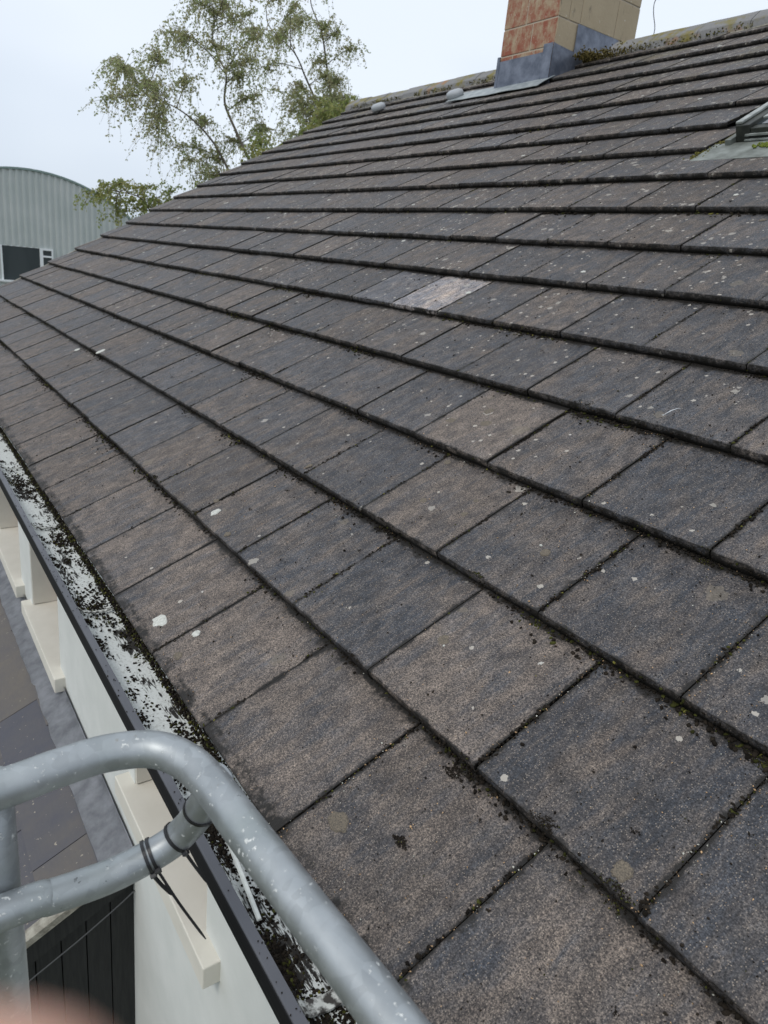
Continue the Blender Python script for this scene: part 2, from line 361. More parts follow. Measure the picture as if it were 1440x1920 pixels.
for r in range(NR):
    j0 = math.floor(verge_x(r) / TW - rowoff(r)) - 1; j1 = int(5.0 / TW)
    for j in range(j0, j1):
        x0 = (j + rowoff(r)) * TW; x1 = x0 + TW
        jr = noise.noise(Vector((r * 3.3, 0, 5))) * .02
        xl = verge_x(r) + jr
        if x1 < xl + .03: continue
        xa = max(x0, xl)
        if r * TG > SKV0 - .2 and r * TG < SKV1 and x0 > SKX0 - .05 - TW * .5 and x0 + TW < SKX1 + .2: continue
        clip_r = SKX0 - .10 if (r * TG > SKV0 - .10 and r * TG < SKV1 and x0 < SKX0 - .1 and x1 > SKX0 - .1) else x1
        vr0 = random.random()
        blue = 1.0 / (1 + math.exp(-7 * (random.random() - .52 + .12 * math.tanh((x0 + 1.5)) + (.20 if 2 <= r <= 8 else .02) - (.3 if r == 0 else 0))))
        bright = random.gauss(.62, .10)
        if r == 5 and abs(x0 + .81 + TW * .5) < TW * .5: blue, bright, vr0 = .85, 4.6, .3      # the paler replacement tile
        elif r == 5 and abs(x0 + .81 + TW * 1.5) < TW * .5: blue, bright = 1.5, 1.7
        if random.random() < .05: blue = 1.15; bright = .85
        if (r, j) in TONE: blue, bright = TONE[(r, j)]
        dz = random.gauss(0, .0012); tw = random.gauss(0, .0018); dx = random.gauss(0, .0012); dy = random.gauss(0, .0016)
        xs = xa + .0018 + dx + xs_t * ((min(x1, clip_r) - xa) / TW)
        # profile from the underside of the nose, round the nose, then up the slope
        prof = [(.006, -TT - .002), (.0005, -TT + .002), (-.0008, -TT * .5), (.0, -.0055), (.0022, -.0016)] + [(y, None) for y in ys_t[2:]]
        vmax_ = VMAX * TG
        ny = len(prof); nx = len(xs)
        base = np.zeros((ny, nx + 2, 3)); col = np.zeros((ny, nx + 2, 4))
        for a, (py, ph) in enumerate(prof):
            for b in range(nx + 2):
                bi = min(max(b - 1, 0), nx - 1); x = xs[bi]
                rag = (noise.noise(Vector((x * 55, r * 7.1, 0))) * .0016 + noise.noise(Vector((x * 190, r * 7.1, 3))) * .0010) if a < 6 else 0
                y = r * TG + py + dy + rag
                if y > vmax_: y = vmax_
                hh = (sag((r + 1) * TG) - sag(r * TG) - TT) * (py / TG) if ph is None else ph
                h = sag(r * TG) + hh + dz + tw * ((x - x0) / TW - .5)
                if ph is None: h += noise.noise(Vector((x * 6, y * 6, r))) * .0008
                if b in (0, nx + 1): h -= .016; x += (.0012 if b == 0 else -.0012)
                base[a, b] = (x, y, h)
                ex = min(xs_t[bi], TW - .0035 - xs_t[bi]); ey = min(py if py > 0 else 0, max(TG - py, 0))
                gr_ = max(.85 * math.exp(-ex / .0085), .80 * math.exp(-py / .006), .95 * math.exp(-max(TG - py, 0) / .020))  # last term: grime plus painted shade where the next course overhangs
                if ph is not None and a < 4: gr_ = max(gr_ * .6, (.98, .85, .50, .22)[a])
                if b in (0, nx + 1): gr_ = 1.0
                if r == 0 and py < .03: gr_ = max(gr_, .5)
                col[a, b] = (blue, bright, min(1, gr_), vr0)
        V_.append(base.reshape(-1, 3)); C_.append(col.reshape(-1, 4))
        W_ = nx + 2
        idx = np.arange(ny * W_).reshape(ny, W_) + nv
        q = np.stack([idx[:-1, :-1], idx[:-1, 1:], idx[1:, 1:], idx[1:, :-1]], -1).reshape(-1, 4)
        F_.append(q); nv += ny * W_
V_ = np.concatenate(V_); F_ = np.concatenate(F_); C_ = np.concatenate(C_)
me = np_mesh('roof_tiles', V_, F_, C_)
roof = link('tiled_roof', me, m_tile, house, smooth=True, rot=(PITCH, 0, 0))
try: me.set_sharp_from_angle(angle=R_(50))
except Exception: pass

# underlay, back slope and verge boards
bm = bmesh.new()
def quad(bm, P, mi=0):
    f = bm.faces.new([bm.verts.new(p) for p in P]); f.material_index = mi; return f
XL, XR = -7.34, 5.1; RY, RZ = VMAX * TG * CP, VMAX * TG * SP
d = .055
quad(bm, [r2w(XL + .05, .03, -d), r2w(XR, .03, -d), r2w(XR, VMAX * TG, -d), r2w(XL - .12, VMAX * TG, -d)])
quad(bm, [(XL + .02, 2 * RY, 0), (XL - .12, RY, RZ - .005), (XR, RY, RZ - .005), (XR, 2 * RY, 0)])
link('back_slope', me_bm(bm), m_slate, house)
bm = bmesh.new()
bw = [r2w(verge_x(0) + .03, -.0, -.03), r2w(verge_x(NR) + .03, VMAX * TG, -.03)]
for (dx0, dx1) in ((0, .04),):
    P = [p + Vector((a, 0, b)) for p in bw for a in (dx0, dx1) for b in (0, -.14)]
    v = [bm.verts.new(p) for p in P]
    for f in ((0, 1, 3, 2), (4, 6, 7, 5), (0, 4, 5, 1), (2, 3, 7, 6), (0, 2, 6, 4), (1, 5, 7, 3)): bm.faces.new([v[i] for i in f])
link('verge_board', me_bm(bm), m_mortar, house)

# --- ridge tiles: angular hog-back pieces bedded on mortar
rz = RZ + .035
x = verge_x(NR) - .02; k = 0
prev = None
while x < 5.0:
    L = .44; x1 = x + L
    if not (x1 > -4.16 and x < -3.54):
        bm = bmesh.new(); dz = random.gauss(0, .003); dr = random.gauss(0, .004)
        n = 8; prof = []
        prof = [(RY + a, rz + b) for a, b in ((-.131, -.092), (-.127, -.052), (-.118, -.040), (-.075, -.002), (-.035, .030), (0, .042), (.035, .030), (.075, -.002), (.118, -.040), (.127, -.052), (.131, -.092))]
        profi = [(y, z - .016) for y, z in prof][::-1]
        rows = prism(bm, prof + profi, x + .003, x1 - .003, nx=5, closed=True, jit=.006)
        for rr in rows:
            for vv in rr: vv.co.z += dz + dr * (vv.co.x - x)
        link('ridge_tile', me_bm(bm), m_ridge, roof, smooth=False)
        o = COL.objects[-1]
    x = x1
for o in [o for o in COL.objects if o.name.startswith('ridge_tile')]:
    o.parent = roof; o.matrix_parent_inverse = (Matrix.Translation((0, 0, 0)) @ Matrix.Rotation(PITCH, 4, 'X')).inverted()
# mortar bedding under the ridge, rough
bm = bmesh.new()
for s in (-1, 1):
    prism(bm, [(RY + s * .10, rz - .095), (RY + s * .134, rz - .110), (RY + s * .120, rz - .070), (RY + s * .09, rz - .045)], verge_x(NR) - .01, -4.17, closed=True, nx=60, jit=.02)
    prism(bm, [(RY + s * .10, rz - .095), (RY + s * .134, rz - .110), (RY + s * .120, rz - .070), (RY + s * .09, rz - .045)], -3.52, 5, closed=True, nx=60, jit=.02)
o = link('ridge_mortar', me_bm(bm), m_mortar, roof); o.matrix_parent_inverse = Matrix.Rotation(PITCH, 4, 'X').inverted()

# --- walls with window openings
WY = .10; WT = .30; WX0, WX1 = -7.05, 4.9; GZ = -5.0; WTOP = -.10
wins = [(-.365, .314, -.825, -.16), (-2.36, -1.62, -1.05, -.16), (-3.62, -2.72, -1.04, -.16), (1.9, 2.8, -.825, -.16)]
bm = bmesh.new()
wx = sorted(wins); cur = WX0
for (a, b, zs, zt) in wx:
    box(bm, cur, a, WY, WY + WT, GZ, WTOP)
    box(bm, a, b, WY, WY + WT, GZ, zs - .10); box(bm, a, b, WY, WY + WT, zt, WTOP); cur = b
box(bm, cur, WX1, WY, WY + WT, GZ, WTOP)
bmesh.ops.remove_doubles(bm, verts=bm.verts, dist=.0005)
bad = [f for f in bm.faces if abs(f.normal.x) > .9 and any(abs(f.calc_center_median().x - e) < 1e-3 for w4 in wins for e in w4[:2]) and not any(zs - .1 < f.calc_center_median().z < zt for *_, zs, zt in [wins[0]])]
# gable ends and back wall
for gx in (WX0, WX1 - .3):
    v = [(gx, WY + WT, GZ), (gx, 2 * RY - .3, GZ), (gx, 2 * RY - .3, -.1), (gx, RY, RZ - .16), (gx, WY + WT, .06)]
    a = [bm.verts.new(p) for p in v]; b = [bm.verts.new((p[0] + .3, p[1], p[2])) for p in v]
    bm.faces.new(a); bm.faces.new(b[::-1])
    for i in range(5): bm.faces.new((a[i], b[i], b[(i + 1) % 5], a[(i + 1) % 5]))
box(bm, WX0, WX1, 2 * RY - .6, 2 * RY - .3, GZ, -.1)
link('rendered_wall', me_bm(bm), m_wall, house)
bm = bmesh.new(); box(bm, XL + .1, XR - .05, .072, .094, -.16, -.035); link('fascia_board', me_bm(bm), m_blackrim, house)
bm = bmesh.new(); box(bm, XL + .1, XR - .05, .10, WY + .02, -.098, -.05); link('wall_plate', me_bm(bm), m_mortar, house)

def window(a, b, zs, zt, lab=None):
    e = bpy.data.objects.new('window', None); COL.objects.link(e); e.location = ((a + b) / 2, WY, zs); e.parent = house
    e.matrix_parent_inverse = Matrix.Translation(house.location).inverted()
    if lab: e['label'] = lab
    def sub(nm, bm_, m):
        o = bpy.data.objects.new(nm, me_bm(bm_)); COL.objects.link(o); o.data.materials.append(m); o.parent = e
        o.matrix_parent_inverse = Matrix.Translation(e.location).inverted(); return o
    bm = bmesh.new(); v = box(bm, a - .075, b + .105, .050, WY + .20, zs - .085, zs, bev=.004)
    for q in bm.verts:
        if q.co.y < .09 and q.co.z > zs - .03: q.co.z -= .008
    sub('window_sill', bm, m_cream)
    bm = bmesh.new()                                            # cream painted reveals and head
    t = .012
    box(bm, a, a + t, WY + .003, WY + .19, zs + .0005, zt); box(bm, b - t, b, WY + .003, WY + .19, zs + .0005, zt); box(bm, a + t, b - t, WY + .003, WY + .19, zt - t, zt)
    sub('painted_reveal', bm, m_cream)
    bm = bmesh.new(); y0, y1 = WY + .135, WY + .19; f = .05
    box(bm, a + t, a + t + f, y0, y1, zs + .001, zt - t); box(bm, b - t - f, b - t, y0, y1, zs + .001, zt - t)
    box(bm, a + t + f, b - t - f, y0 + .001, y1, zs + .001, zs + f); box(bm, a + t + f, b - t - f, y0 + .001, y1, zt - t - f, zt - t)
    box(bm, (a + b) / 2 - .02, (a + b) / 2 + .02, y0 + .002, y1, zs + f, zt - t - f)
    sub('window_frame', bm, m_timber)
    bm = bmesh.new(); box(bm, a + t + f - .01, b - t - f + .01, y0 + .022, y0 + .03, zs + f - .01, zt - t - f + .01); sub('window_glass', bm, m_glass)
for wn_ in wins: window(*wn_)

# --- gutter
bm = bmesh.new()
GX0, GX1 = XL + .04, XR
# outer skin: grey rim on top, black face, underside; inner skin flaked white
outer = [(-.0845, -.0640), (-.0845, -.0595), (-.1010, -.0600), (-.1030, -.0615), (-.1033, -.0640)]
r1 = prism(bm, outer, GX0, GX1, mi=0, nx=60)
face = [(-.1033, -.0640), (-.1045, -.0655), (-.1050, -.0900), (-.100, -.118), (-.070, -.150), (-.010, -.155), (.040, -.145), (.066, -.10), (.068, -.045)]
prism(bm, face, GX0, GX1, mi=1, nx=60)
for xx in (GX0, GX1):
    pts = [(-.1050, -.0900), (-.100, -.118), (-.070, -.150), (-.010, -.155), (.040, -.145), (.066, -.10), (.068, -.045), (-.1033, -.0640)]
    bm.faces.new([bm.verts.new((xx, y, z)) for y, z in pts]).material_index = 1
gut = link('gutter', me_bm(bm), [m_alu, m_blackrim], house)
bm = bmesh.new()
inner = [(-.0845, -.0640), (-.0800, -.076), (-.070, -.088), (-.050, -.096), (-.025, -.099), (.000, -.098), (.020, -.094), (.036, -.084), (.050, -.066), (.066, -.046)]
prism(bm, inner, GX0 + .002, GX1 - .002, mi=0, nx=500, jit=.004)
o = link('gutter_lining', me_bm(bm), m_gut, gut, smooth=True)
o.matrix_parent_inverse = Matrix.Identity(4)
o.parent = gut
for bx_ in (1.111, .45, -.282, -1.03, -1.85, -2.7, -3.55, -4.4, -5.25, -6.1, -6.95, 1.95, 2.8, 3.65):
    bm = bmesh.new(); prism(bm, [(-.083, -.066), (-.070, -.080), (-.040, -.089), (-.005, -.090), (.030, -.082), (.050, -.060), (.050, -.056), (.028, -.077), (-.005, -.0855), (-.040, -.0845), (-.068, -.076), (-.082, -.062)], bx_ - (.013 if bx_ > 1 else .005), bx_ + (.013 if bx_ > 1 else .005), closed=True)
    o = link('gutter_bracket', me_bm(bm), m_brk, gut); o.matrix_parent_inverse = Matrix.Identity(4)

# --- chimney on the ridge
def child_of(o, p):
    o.parent = p; o.matrix_parent_inverse = Matrix.Identity(4); return o
CX0, CX1, CY0, CY1 = -4.18, -3.50, 4.66, 5.70
bm = bmesh.new(); box(bm, CX0 + .004, CX1 - .003, CY0 + .005, CY1 - .005, 2.35, 4.45); chim = link('chimney_stack', me_bm(bm), m_mort2, house)
bm = bmesh.new(); gp = .006
zl = [2.55, 2.80, 2.965, 3.185, 3.50, 3.82, 4.13, 4.42]
rnd = random.Random(3)
for i in range(len(zl) - 1):
    z0, z1 = zl[i] + gp, zl[i + 1] - gp
    # front face: red-washed blocks, with a cream quoin turning the corner on alternate courses
    if i == 3: cuts = [CX0, -3.895, CX1]
    elif i % 2 == 0: cuts = [CX0, -3.80, CX1 + 0]
    else: cuts = [CX0, -4.02, -3.74, CX1]
    for a, b in zip(cuts[:-1], cuts[1:]):
        box(bm, a + (gp if a > CX0 else 0), b - gp if b < CX1 else b - .004, CY0 - .0, CY0 + .16, z0, z1, mi=1, bev=.004)
    cy = [CY0 + .163, CY0 + .27, CY0 + .62, CY1 - .30, CY1] if i % 2 == 0 else [CY0 + .163, CY0 + .44, CY0 + .78, CY1]
    if i == 2: cy = [CY0 + .002, CY0 + .27, CY0 + .64, CY0 + .82, CY1]
    if i == 3: cy = [CY0 + .002, CY0 + .13, CY0 + .275, CY0 + .74, CY1]
    for a, b in zip(cy[:-1], cy[1:]):
        box(bm, CX1 - .16, CX1 + .003, a + gp * .6, b - gp * .6, z0, z1, mi=0, bev=.004)
        box(bm, CX0 - .003, CX0 + .16, max(a, CY0 + .163) + gp * .6, b - gp * .6, z0, z1, mi=0, bev=.004)
    box(bm, CX0 + .163, CX1 - .163, CY1 - .16, CY1, z0, z1, mi=0, bev=.004)
o = link('chimney_block', me_bm(bm), [m_block, m_red], chim); child_of(o, chim); o.name = 'chimney_blockwork'
bm = bmesh.new(); box(bm, CX0 - .06, CX1 + .06, CY0 - .06, CY1 + .06, 4.44, 4.54, bev=.01); child_of(link('chimney_capping', me_bm(bm), m_mortar, chim), chim)
for cy_ in (CY0 + .28, CY1 - .28):
    bm = bmesh.new(); tube(bm, [((CX0 + CX1) / 2, cy_, z) for z in (4.53, 4.56, 4.6, 4.85, 4.9, 4.93)], [.14, .14, .11, .105, .125, .12], 20)
    child_of(link('chimney_pot', me_bm(bm), m_red, chim), chim)
# lead: front apron upstand, stepped side flashing, cover under the ridge side
bm = bmesh.new(); t = .006
def sheet_front(x0, x1, z0l, z0r, z1l, z1r, y, n=10):
    for i in range(n):
        a, b = x0 + (x1 - x0) * i / n, x0 + (x1 - x0) * (i + 1) / n
        fa, fb = i / n, (i + 1) / n
        ya, yb = y + noise.noise(Vector((a * 9, 0, 1))) * .004, y + noise.noise(Vector((b * 9, 0, 1))) * .004
        P = [(a, ya, z0l + (z0r - z0l) * fa), (b, yb, z0l + (z0r - z0l) * fb), (b, yb, z1l + (z1r - z1l) * fb), (a, ya, z1l + (z1r - z1l) * fa)]
        quad(bm, P)
zb = CY0 / CP * SP                                            # height of the slope at the stack's front
sheet_front(CX0 - .02, CX1 - .085, 2.655, 2.655, 2.925, 2.925, CY0 - .012)
quad(bm, [(CX0 - .02, CY0 - .012, 2.655), (CX0 - .02, CY0 - .012, 2.965), (CX0 - .02, CY0 + .10, 3.0), (CX0 - .02, CY0 + .10, 2.70)])
quad(bm, [(CX0 - .02, CY0 - .014, 2.655), (CX0 + .015, CY0 - .014, 2.655), (CX0 + .015, CY0 - .014, 2.965), (CX0 - .02, CY0 - .014, 2.965)])
def side(Y0, Y1, zt0, zt1, xo):
    n = 8
    for i in range(n):
        a, b = Y0 + (Y1 - Y0) * i / n, Y0 + (Y1 - Y0) * (i + 1) / n
        zb_ = lambda y: (y if y < RY else 2 * RY - y) / CP * SP - .03
        zt = lambda y: zt0 + (zt1 - zt0) * (y - Y0) / (Y1 - Y0)
        xa = CX1 + xo + noise.noise(Vector((0, a * 9, 4))) * .004; xb = CX1 + xo + noise.noise(Vector((0, b * 9, 4))) * .004
        quad(bm, [(xa, a, zb_(a)), (xb, b, zb_(b)), (xb, b, zt(b)), (xa, a, zt(a))])
side(CY0 - .012, CY0 + .27, 2.985, 2.965, .008); side(CY0 + .245, CY0 + .80, 3.185, 3.185, .013); side(CY0 + .80, CY1, 3.12, 2.95, .009)
sheet_front(CX1 - .10, CX1 + .009, 2.655, 2.655, 2.985, 2.985, CY0 - .017, 3)
bmesh.ops.remove_doubles(bm, verts=bm.verts, dist=.0006)
bmesh.ops.solidify(bm, geom=bm.faces[:], thickness=-.003)
child_of(link('lead_flashing', me_bm(bm), m_lead, chim), chim)
bm = bmesh.new()                                              # apron dressed down over the tiles
for i in range(24):
    xa, xb = -4.74 + 1.28 * i / 24, -4.74 + 1.28 * (i + 1) / 24
    def ap(x, f):
        v = 5.20 + .235 * f; return r2w(x, v, sag(5) + .010 + noise.noise(Vector((x * 4, f * 2, 0))) * .006 + (.0 if f else -.006))
    for f0, f1 in ((0, .35), (.35, .7), (.7, 1)): quad(bm, [ap(xa, f0), ap(xb, f0), ap(xb, f1), ap(xa, f1)])
bmesh.ops.remove_doubles(bm, verts=bm.verts, dist=.0006)
bmesh.ops.solidify(bm, geom=bm.faces[:], thickness=-.003)
child_of(link('lead_apron', me_bm(bm), m_lead_pale, chim), chim)

# --- roof vents: low domed caps
for (vx, vv, s) in ((-4.71, 5.32, 1.0), (-6.24, 5.42, 1.0)):
    bm = bmesh.new()
    prof = [(.0, .0), (.06, .0), (.06, .03), (.088, .03), (.094, .045), (.094, .08), (.086, .105), (.06, .122), (.0, .128)]
    rings = []
    for (rr, z) in prof:
        rings.append([bm.verts.new(r2w(vx + rr * math.cos(a) * s * 1.1, vv + rr * math.sin(a) * s * .8, z * .72)) for a in np.linspace(0, 2 * math.pi, 24, endpoint=False)])
    for i in range(len(rings) - 1):
        for k in range(24):
            bm.faces.new((rings[i][k], rings[i][(k + 1) % 24], rings[i + 1][(k + 1) % 24], rings[i + 1][k]))
    bmesh.ops.remove_doubles(bm, verts=bm.verts, dist=.0005)
    link('roof_vent', me_bm(bm), m_vent, house, smooth=True)

# --- roof window at the right edge
def rbox(bm, x0, x1, v0, v1, h0, h1, mi=0, bev=0):
    return box(bm, x0, x1, v0, v1, h0, h1, mi, bev, Matrix.Rotation(PITCH, 4, 'X'))
m_skyframe = speck('grey_window_frame', (.014, .016, .013), (.045, .048, .038), 12, .5, .1)
bm = bmesh.new()
rbox(bm, SKX0, SKX0 + .07, SKV0 + .14, SKV1 - .05, -.05, .068, bev=.004); rbox(bm, SKX1 - .07, SKX1, SKV0 + .14, SKV1 - .05, -.05, .068, bev=.004)
rbox(bm, SKX0 + .071, SKX1 - .071, SKV0 + .145, SKV0 + .19, -.05, .050, bev=.003); rbox(bm, SKX0 + .071, SKX1 - .071, SKV1 - .12, SKV1 - .05, -.05, .068, bev=.003)

skyl = link('roof_window', me_bm(bm), m_skyframe, house)
bm = bmesh.new()
rbox(bm, SKX0 + .10, SKX1 - .02, SKV0 + .20, SKV0 + .235, .0695, .079, bev=.002); rbox(bm, SKX0 + .05, SKX1 - .06, SKV0 + .132, SKV0 + .1435, .020, .028); rbox(bm, SKX0 + .05, SKX1 - .06, SKV0 + .126, SKV0 + .1435, .000, .006)
rbox(bm, SKX0 - .004, SKX0 + .028, SKV0 + .150, SKV1 - .05, .0695, .082, bev=.003)
rbox(bm, SKX1 - .062, SKX1 + .008, SKV0 + .165, SKV1 - .05, .0695, .082, bev=.003)
child_of(link('window_cover_strip', me_bm(bm), speck('pale_cover_strip', (.20, .215, .20), (.38, .40, .38), 20, .45, 0), skyl), skyl)
bm = bmesh.new(); rbox(bm, SKX0 + .06, SKX1 - .06, SKV0 + .19, SKV1 - .11, .045, .052); child_of(link('window_glass', me_bm(bm), m_glass, skyl), skyl)
bm = bmesh.new()
rbox(bm, SKX0 - .10, SKX1 + .11, SKV0 - .075, SKV0 + .13, -.010, -.004); rbox(bm, SKX0 - .11, SKX0 - .002, SKV0 + .13, SKV1 + .05, -.030, -.024); rbox(bm, SKX0 - .03, SKX0 - .001, SKV0 + .1, SKV1, -.03, .02)
rbox(bm, SKX1 + .002, SKX1 + .11, SKV0 + .13, SKV1 + .05, -.030, -.024)
child_of(link('window_flashing', me_bm(bm), speck('dirty_flashing', (.10, .11, .095), (.25, .27, .25), 9, .7, .3), skyl), skyl)
bm = bmesh.new(); rbox(bm, SKX0 - .105, SKX0 - .085, SKV0 - .05, SKV1, -.03, -.012); child_of(link('foam_seal', me_bm(bm), m_moss_thick, skyl), skyl)

# --- lower extension under the windows
EB = R_(28); EC, ES = math.cos(EB), math.sin(EB); EY, EZ = .1, -1.15
def e2w(x, s, h=0): return Vector((x, EY - s * EC - h * ES, EZ - s * ES + h * EC))
ES0, EGA, EWID = .125, .22, .25
bm = bmesh.new(); lay = bm.verts.layers.float_color.new('col')
EXR = -.37
for r in range(9):
    s0 = .35 + EGA * (r - 1)                                    # lower edge of the course
    for j in range(0, 28):
        xb = EXR - j * .5 + (.25 if r % 2 else 0); xa = xb - .5
        xb = min(xb, EXR)
        if xa > EXR - .02: continue
        if xa < -6.95: break
        rr = random.random(); jy = random.gauss(0, .002); hz = random.gauss(0, .0008)
        P = [e2w(xa + .002, s0 - EGA - .06, -.004 + hz), e2w(xb - .002, s0 - EGA - .06, -.004 + hz), e2w(xb - .002, s0 + jy, .006 + hz), e2w(xa + .002, s0 + jy, .006 + hz)]
        Q = [p - Vector((0, -.0025, .0055)) for p in P]
        v = [bm.verts.new(p) for p in P + Q]
        for q in v: q[lay] = (rr, .5, .5, rr)
        for f in ((0, 1, 2, 3), (3, 2, 6, 7), (0, 3, 7, 4), (2, 1, 5, 6)): bm.faces.new([v[i] for i in f])
ext = link('lower_slate_roof', me_bm(bm), m_slate, house)
bm = bmesh.new(); n = 140
rows = []
for i in range(n + 1):
    x = -7.0 + (EXR + .0 + 7.0) * i / n; row = []
    for s, h in ((-.012, .045), (-.002, .016), (.03, .010), (.07, .010), (.105, .009), (.125 + noise.noise(Vector((x * 9, 0, 0))) * .008, .008)):
        row.append(bm.verts.new(e2w(x, s, h + noise.noise(Vector((x * 8, s * 22, 2))) * .0045)))
    rows.append(row)
for i in range(n):
    for k in range(5): bm.faces.new((rows[i][k], rows[i + 1][k], rows[i + 1][k + 1], rows[i][k + 1]))
bmesh.ops.solidify(bm, geom=bm.faces[:], thickness=-.002)
o = child_of(link('lead_flashing', me_bm(bm), m_lead_grey, ext, smooth=True), ext)
bm = bmesh.new(); box(bm, 0, 0, 0, 0, 0, 0) if False else None
n = 40; rows = []
for i in range(n + 1):
    s = .14 + 1.72 * i / n; j = noise.noise(Vector((s * 14, 0, 0))) * .006
    rows.append([bm.verts.new(e2w(x, s, h)) for x, h in ((EXR - .03 + j, .006), (EXR + .0 + j * .5, .010 + j), (EXR + .014 + j * .4, .002), (EXR + .012, -.028), (EXR - .03, -.03))])
for i in range(n):
    for k in range(4): bm.faces.new((rows[i][k], rows[i][k + 1], rows[i + 1][k + 1], rows[i + 1][k]))
child_of(link('verge_mortar', me_bm(bm), m_mortar, ext), ext)
bm = bmesh.new()                                              # black board cladding on its end wall
xg = -.395
for i in range(20):
    y1 = WY - .002 - i * .0875; y0 = y1 - .083
    if y1 < -1.55: break
    yt = lambda y: EZ - (EY - y) / EC * ES - .035
    v = [bm.verts.new(p) for p in [(xg, y0, GZ), (xg, y1, GZ), (xg, y1, yt(y1)), (xg, y0, yt(y0)), (xg - .02, y0, GZ), (xg - .02, y1, GZ), (xg - .02, y1, yt(y1)), (xg - .02, y0, yt(y0))]]
    for f in ((0, 1, 2, 3), (1, 5, 6, 2), (0, 3, 7, 4), (3, 2, 6, 7)): bm.faces.new([v[i_] for i_ in f])
box(bm, -6.9, xg - .021, -1.5, WY - .002, GZ, EZ - (EY + 1.5) / EC * ES - .06)
clad = link('black_board_wall', me_bm(bm), m_clad, house)
bm = bmesh.new()
v = [e2w(xg + dx_, s, h) for s in (.0, 1.86) for dx_ in (0.001, .018) for h in (-.032, -.125)]
v = [bm.verts.new(p) for p in v]
for f in ((0, 1, 3, 2), (4, 6, 7, 5), (0, 4, 5, 1), (2, 3, 7, 6), (0, 2, 6, 4), (1, 5, 7, 3)): bm.faces.new([v[i] for i in f])
child_of(link('bargeboard', me_bm(bm), m_clad, clad), clad)
bm = bmesh.new(); tube(bm, catmull([(xg + .02, .097, -1.33), (xg + .022, .03, -1.375), (xg + .023, -.1, -1.455), (xg + .022, -.2, -1.512), (xg + .022, -.295, -1.565), (xg + .022, -.6, -1.74), (xg + .022, -1.3, -2.12)], 6), .0028, 8); child_of(link('cable', me_bm(bm), m_cable, clad), clad)

# ------------------------------------------------------------------ lichen and painted-on growth lying on the tiles (part of the roof surface)
def blob(bm, x, v, rx, ry, mi, ang=0, th=.0012):
    n = 30; h0 = tilesurf(x, v) + .0003; c0 = bm.verts.new((x, v, h0 + th)); ring = []; ring2 = []
    for k in range(n):
        a = 2 * math.pi * k / n; f = 1 + .3 * noise.noise(Vector((math.cos(a) * 1.6 + x * 9, math.sin(a) * 1.6, v * 7))) + .22 * noise.noise(Vector((math.cos(a) * 5 + x * 9, math.sin(a) * 6, v * 7)))
        dx, dy = rx * f * math.cos(a), ry * f * math.sin(a); ca, sa = math.cos(ang), math.sin(ang)
        X, Y = x + dx * ca - dy * sa, v + dx * sa + dy * ca
        ring.append(bm.verts.new((x + (X - x) * .86, v + (Y - v) * .86, h0 + th - TT * (Y - v) * .86 / TG + random.uniform(-.0003, .0003)))); ring2.append(bm.verts.new((X, Y, h0 - .0010 - TT * (Y - v) / TG)))
    for k in range(n):
        bm.faces.new((c0, ring[k], ring[(k + 1) % n])).material_index = mi
        bm.faces.new((ring[k], ring2[k], ring2[(k + 1) % n], ring[(k + 1) % n])).material_index = mi
bm = bmesh.new()
for x, v, rx, ry, mi in [(.063, .058, .027, .021, 0), (.199, .111, .013, .011, 0), (-.283, .389, .013, .018, 0), (.731, .826, .012, .013, 1), (.705, .84, .004, .003, 0),
                         (.74, .50, .017, .016, 1), (.755, .49, .003, .003, 0), (-2.726, .69, .026, .03, 0), (-3.127, .625, .03, .02, 0), (.45, .82, .009, .010, 1), (.30, .80, .012, .010, 1),
                         (.20, .97, .014, .012, 1), (-.2, .71, .010, .012, 1), (.43, .88, .008, .008, 1), (.17, 1.16, .020, .018, 1), (.12, 1.22, .015, .02, 1), (.05, 1.12, .02, .015, 1),
                         (.92, .10, .028, .016, 1), (.24, .045, .016, .012, 1), (1.32, .37, .016, .016, 1), (-.35, .42, .014, .01, 1), (-.12, .36, .012, .01, 1), (.6, .30, .006, .012, 1)]:
    blob(bm, x, v, rx, ry, mi)
rl = random.Random(11)
for i in range(120):
    r = rl.randint(5, 16); x = rl.uniform(-6.8, 1.8 - r * .12); v = (r + rl.uniform(.06, .9)) * TG; s = rl.uniform(.004, .011) * (1 + .04 * r)
    blob(bm, x, v, s * rl.uniform(.7, 1.3), s, 0 if rl.random() < .7 else 1)
o = link('lichen_spots', me_bm(bm), [m_lichen, m_lichen_b], roof, rot=None)
o.parent = roof; o.matrix_parent_inverse = Matrix.Identity(4); o['kind'] = 'stuff'; o['label'] = 'round white and tan lichen spots on the tiles'

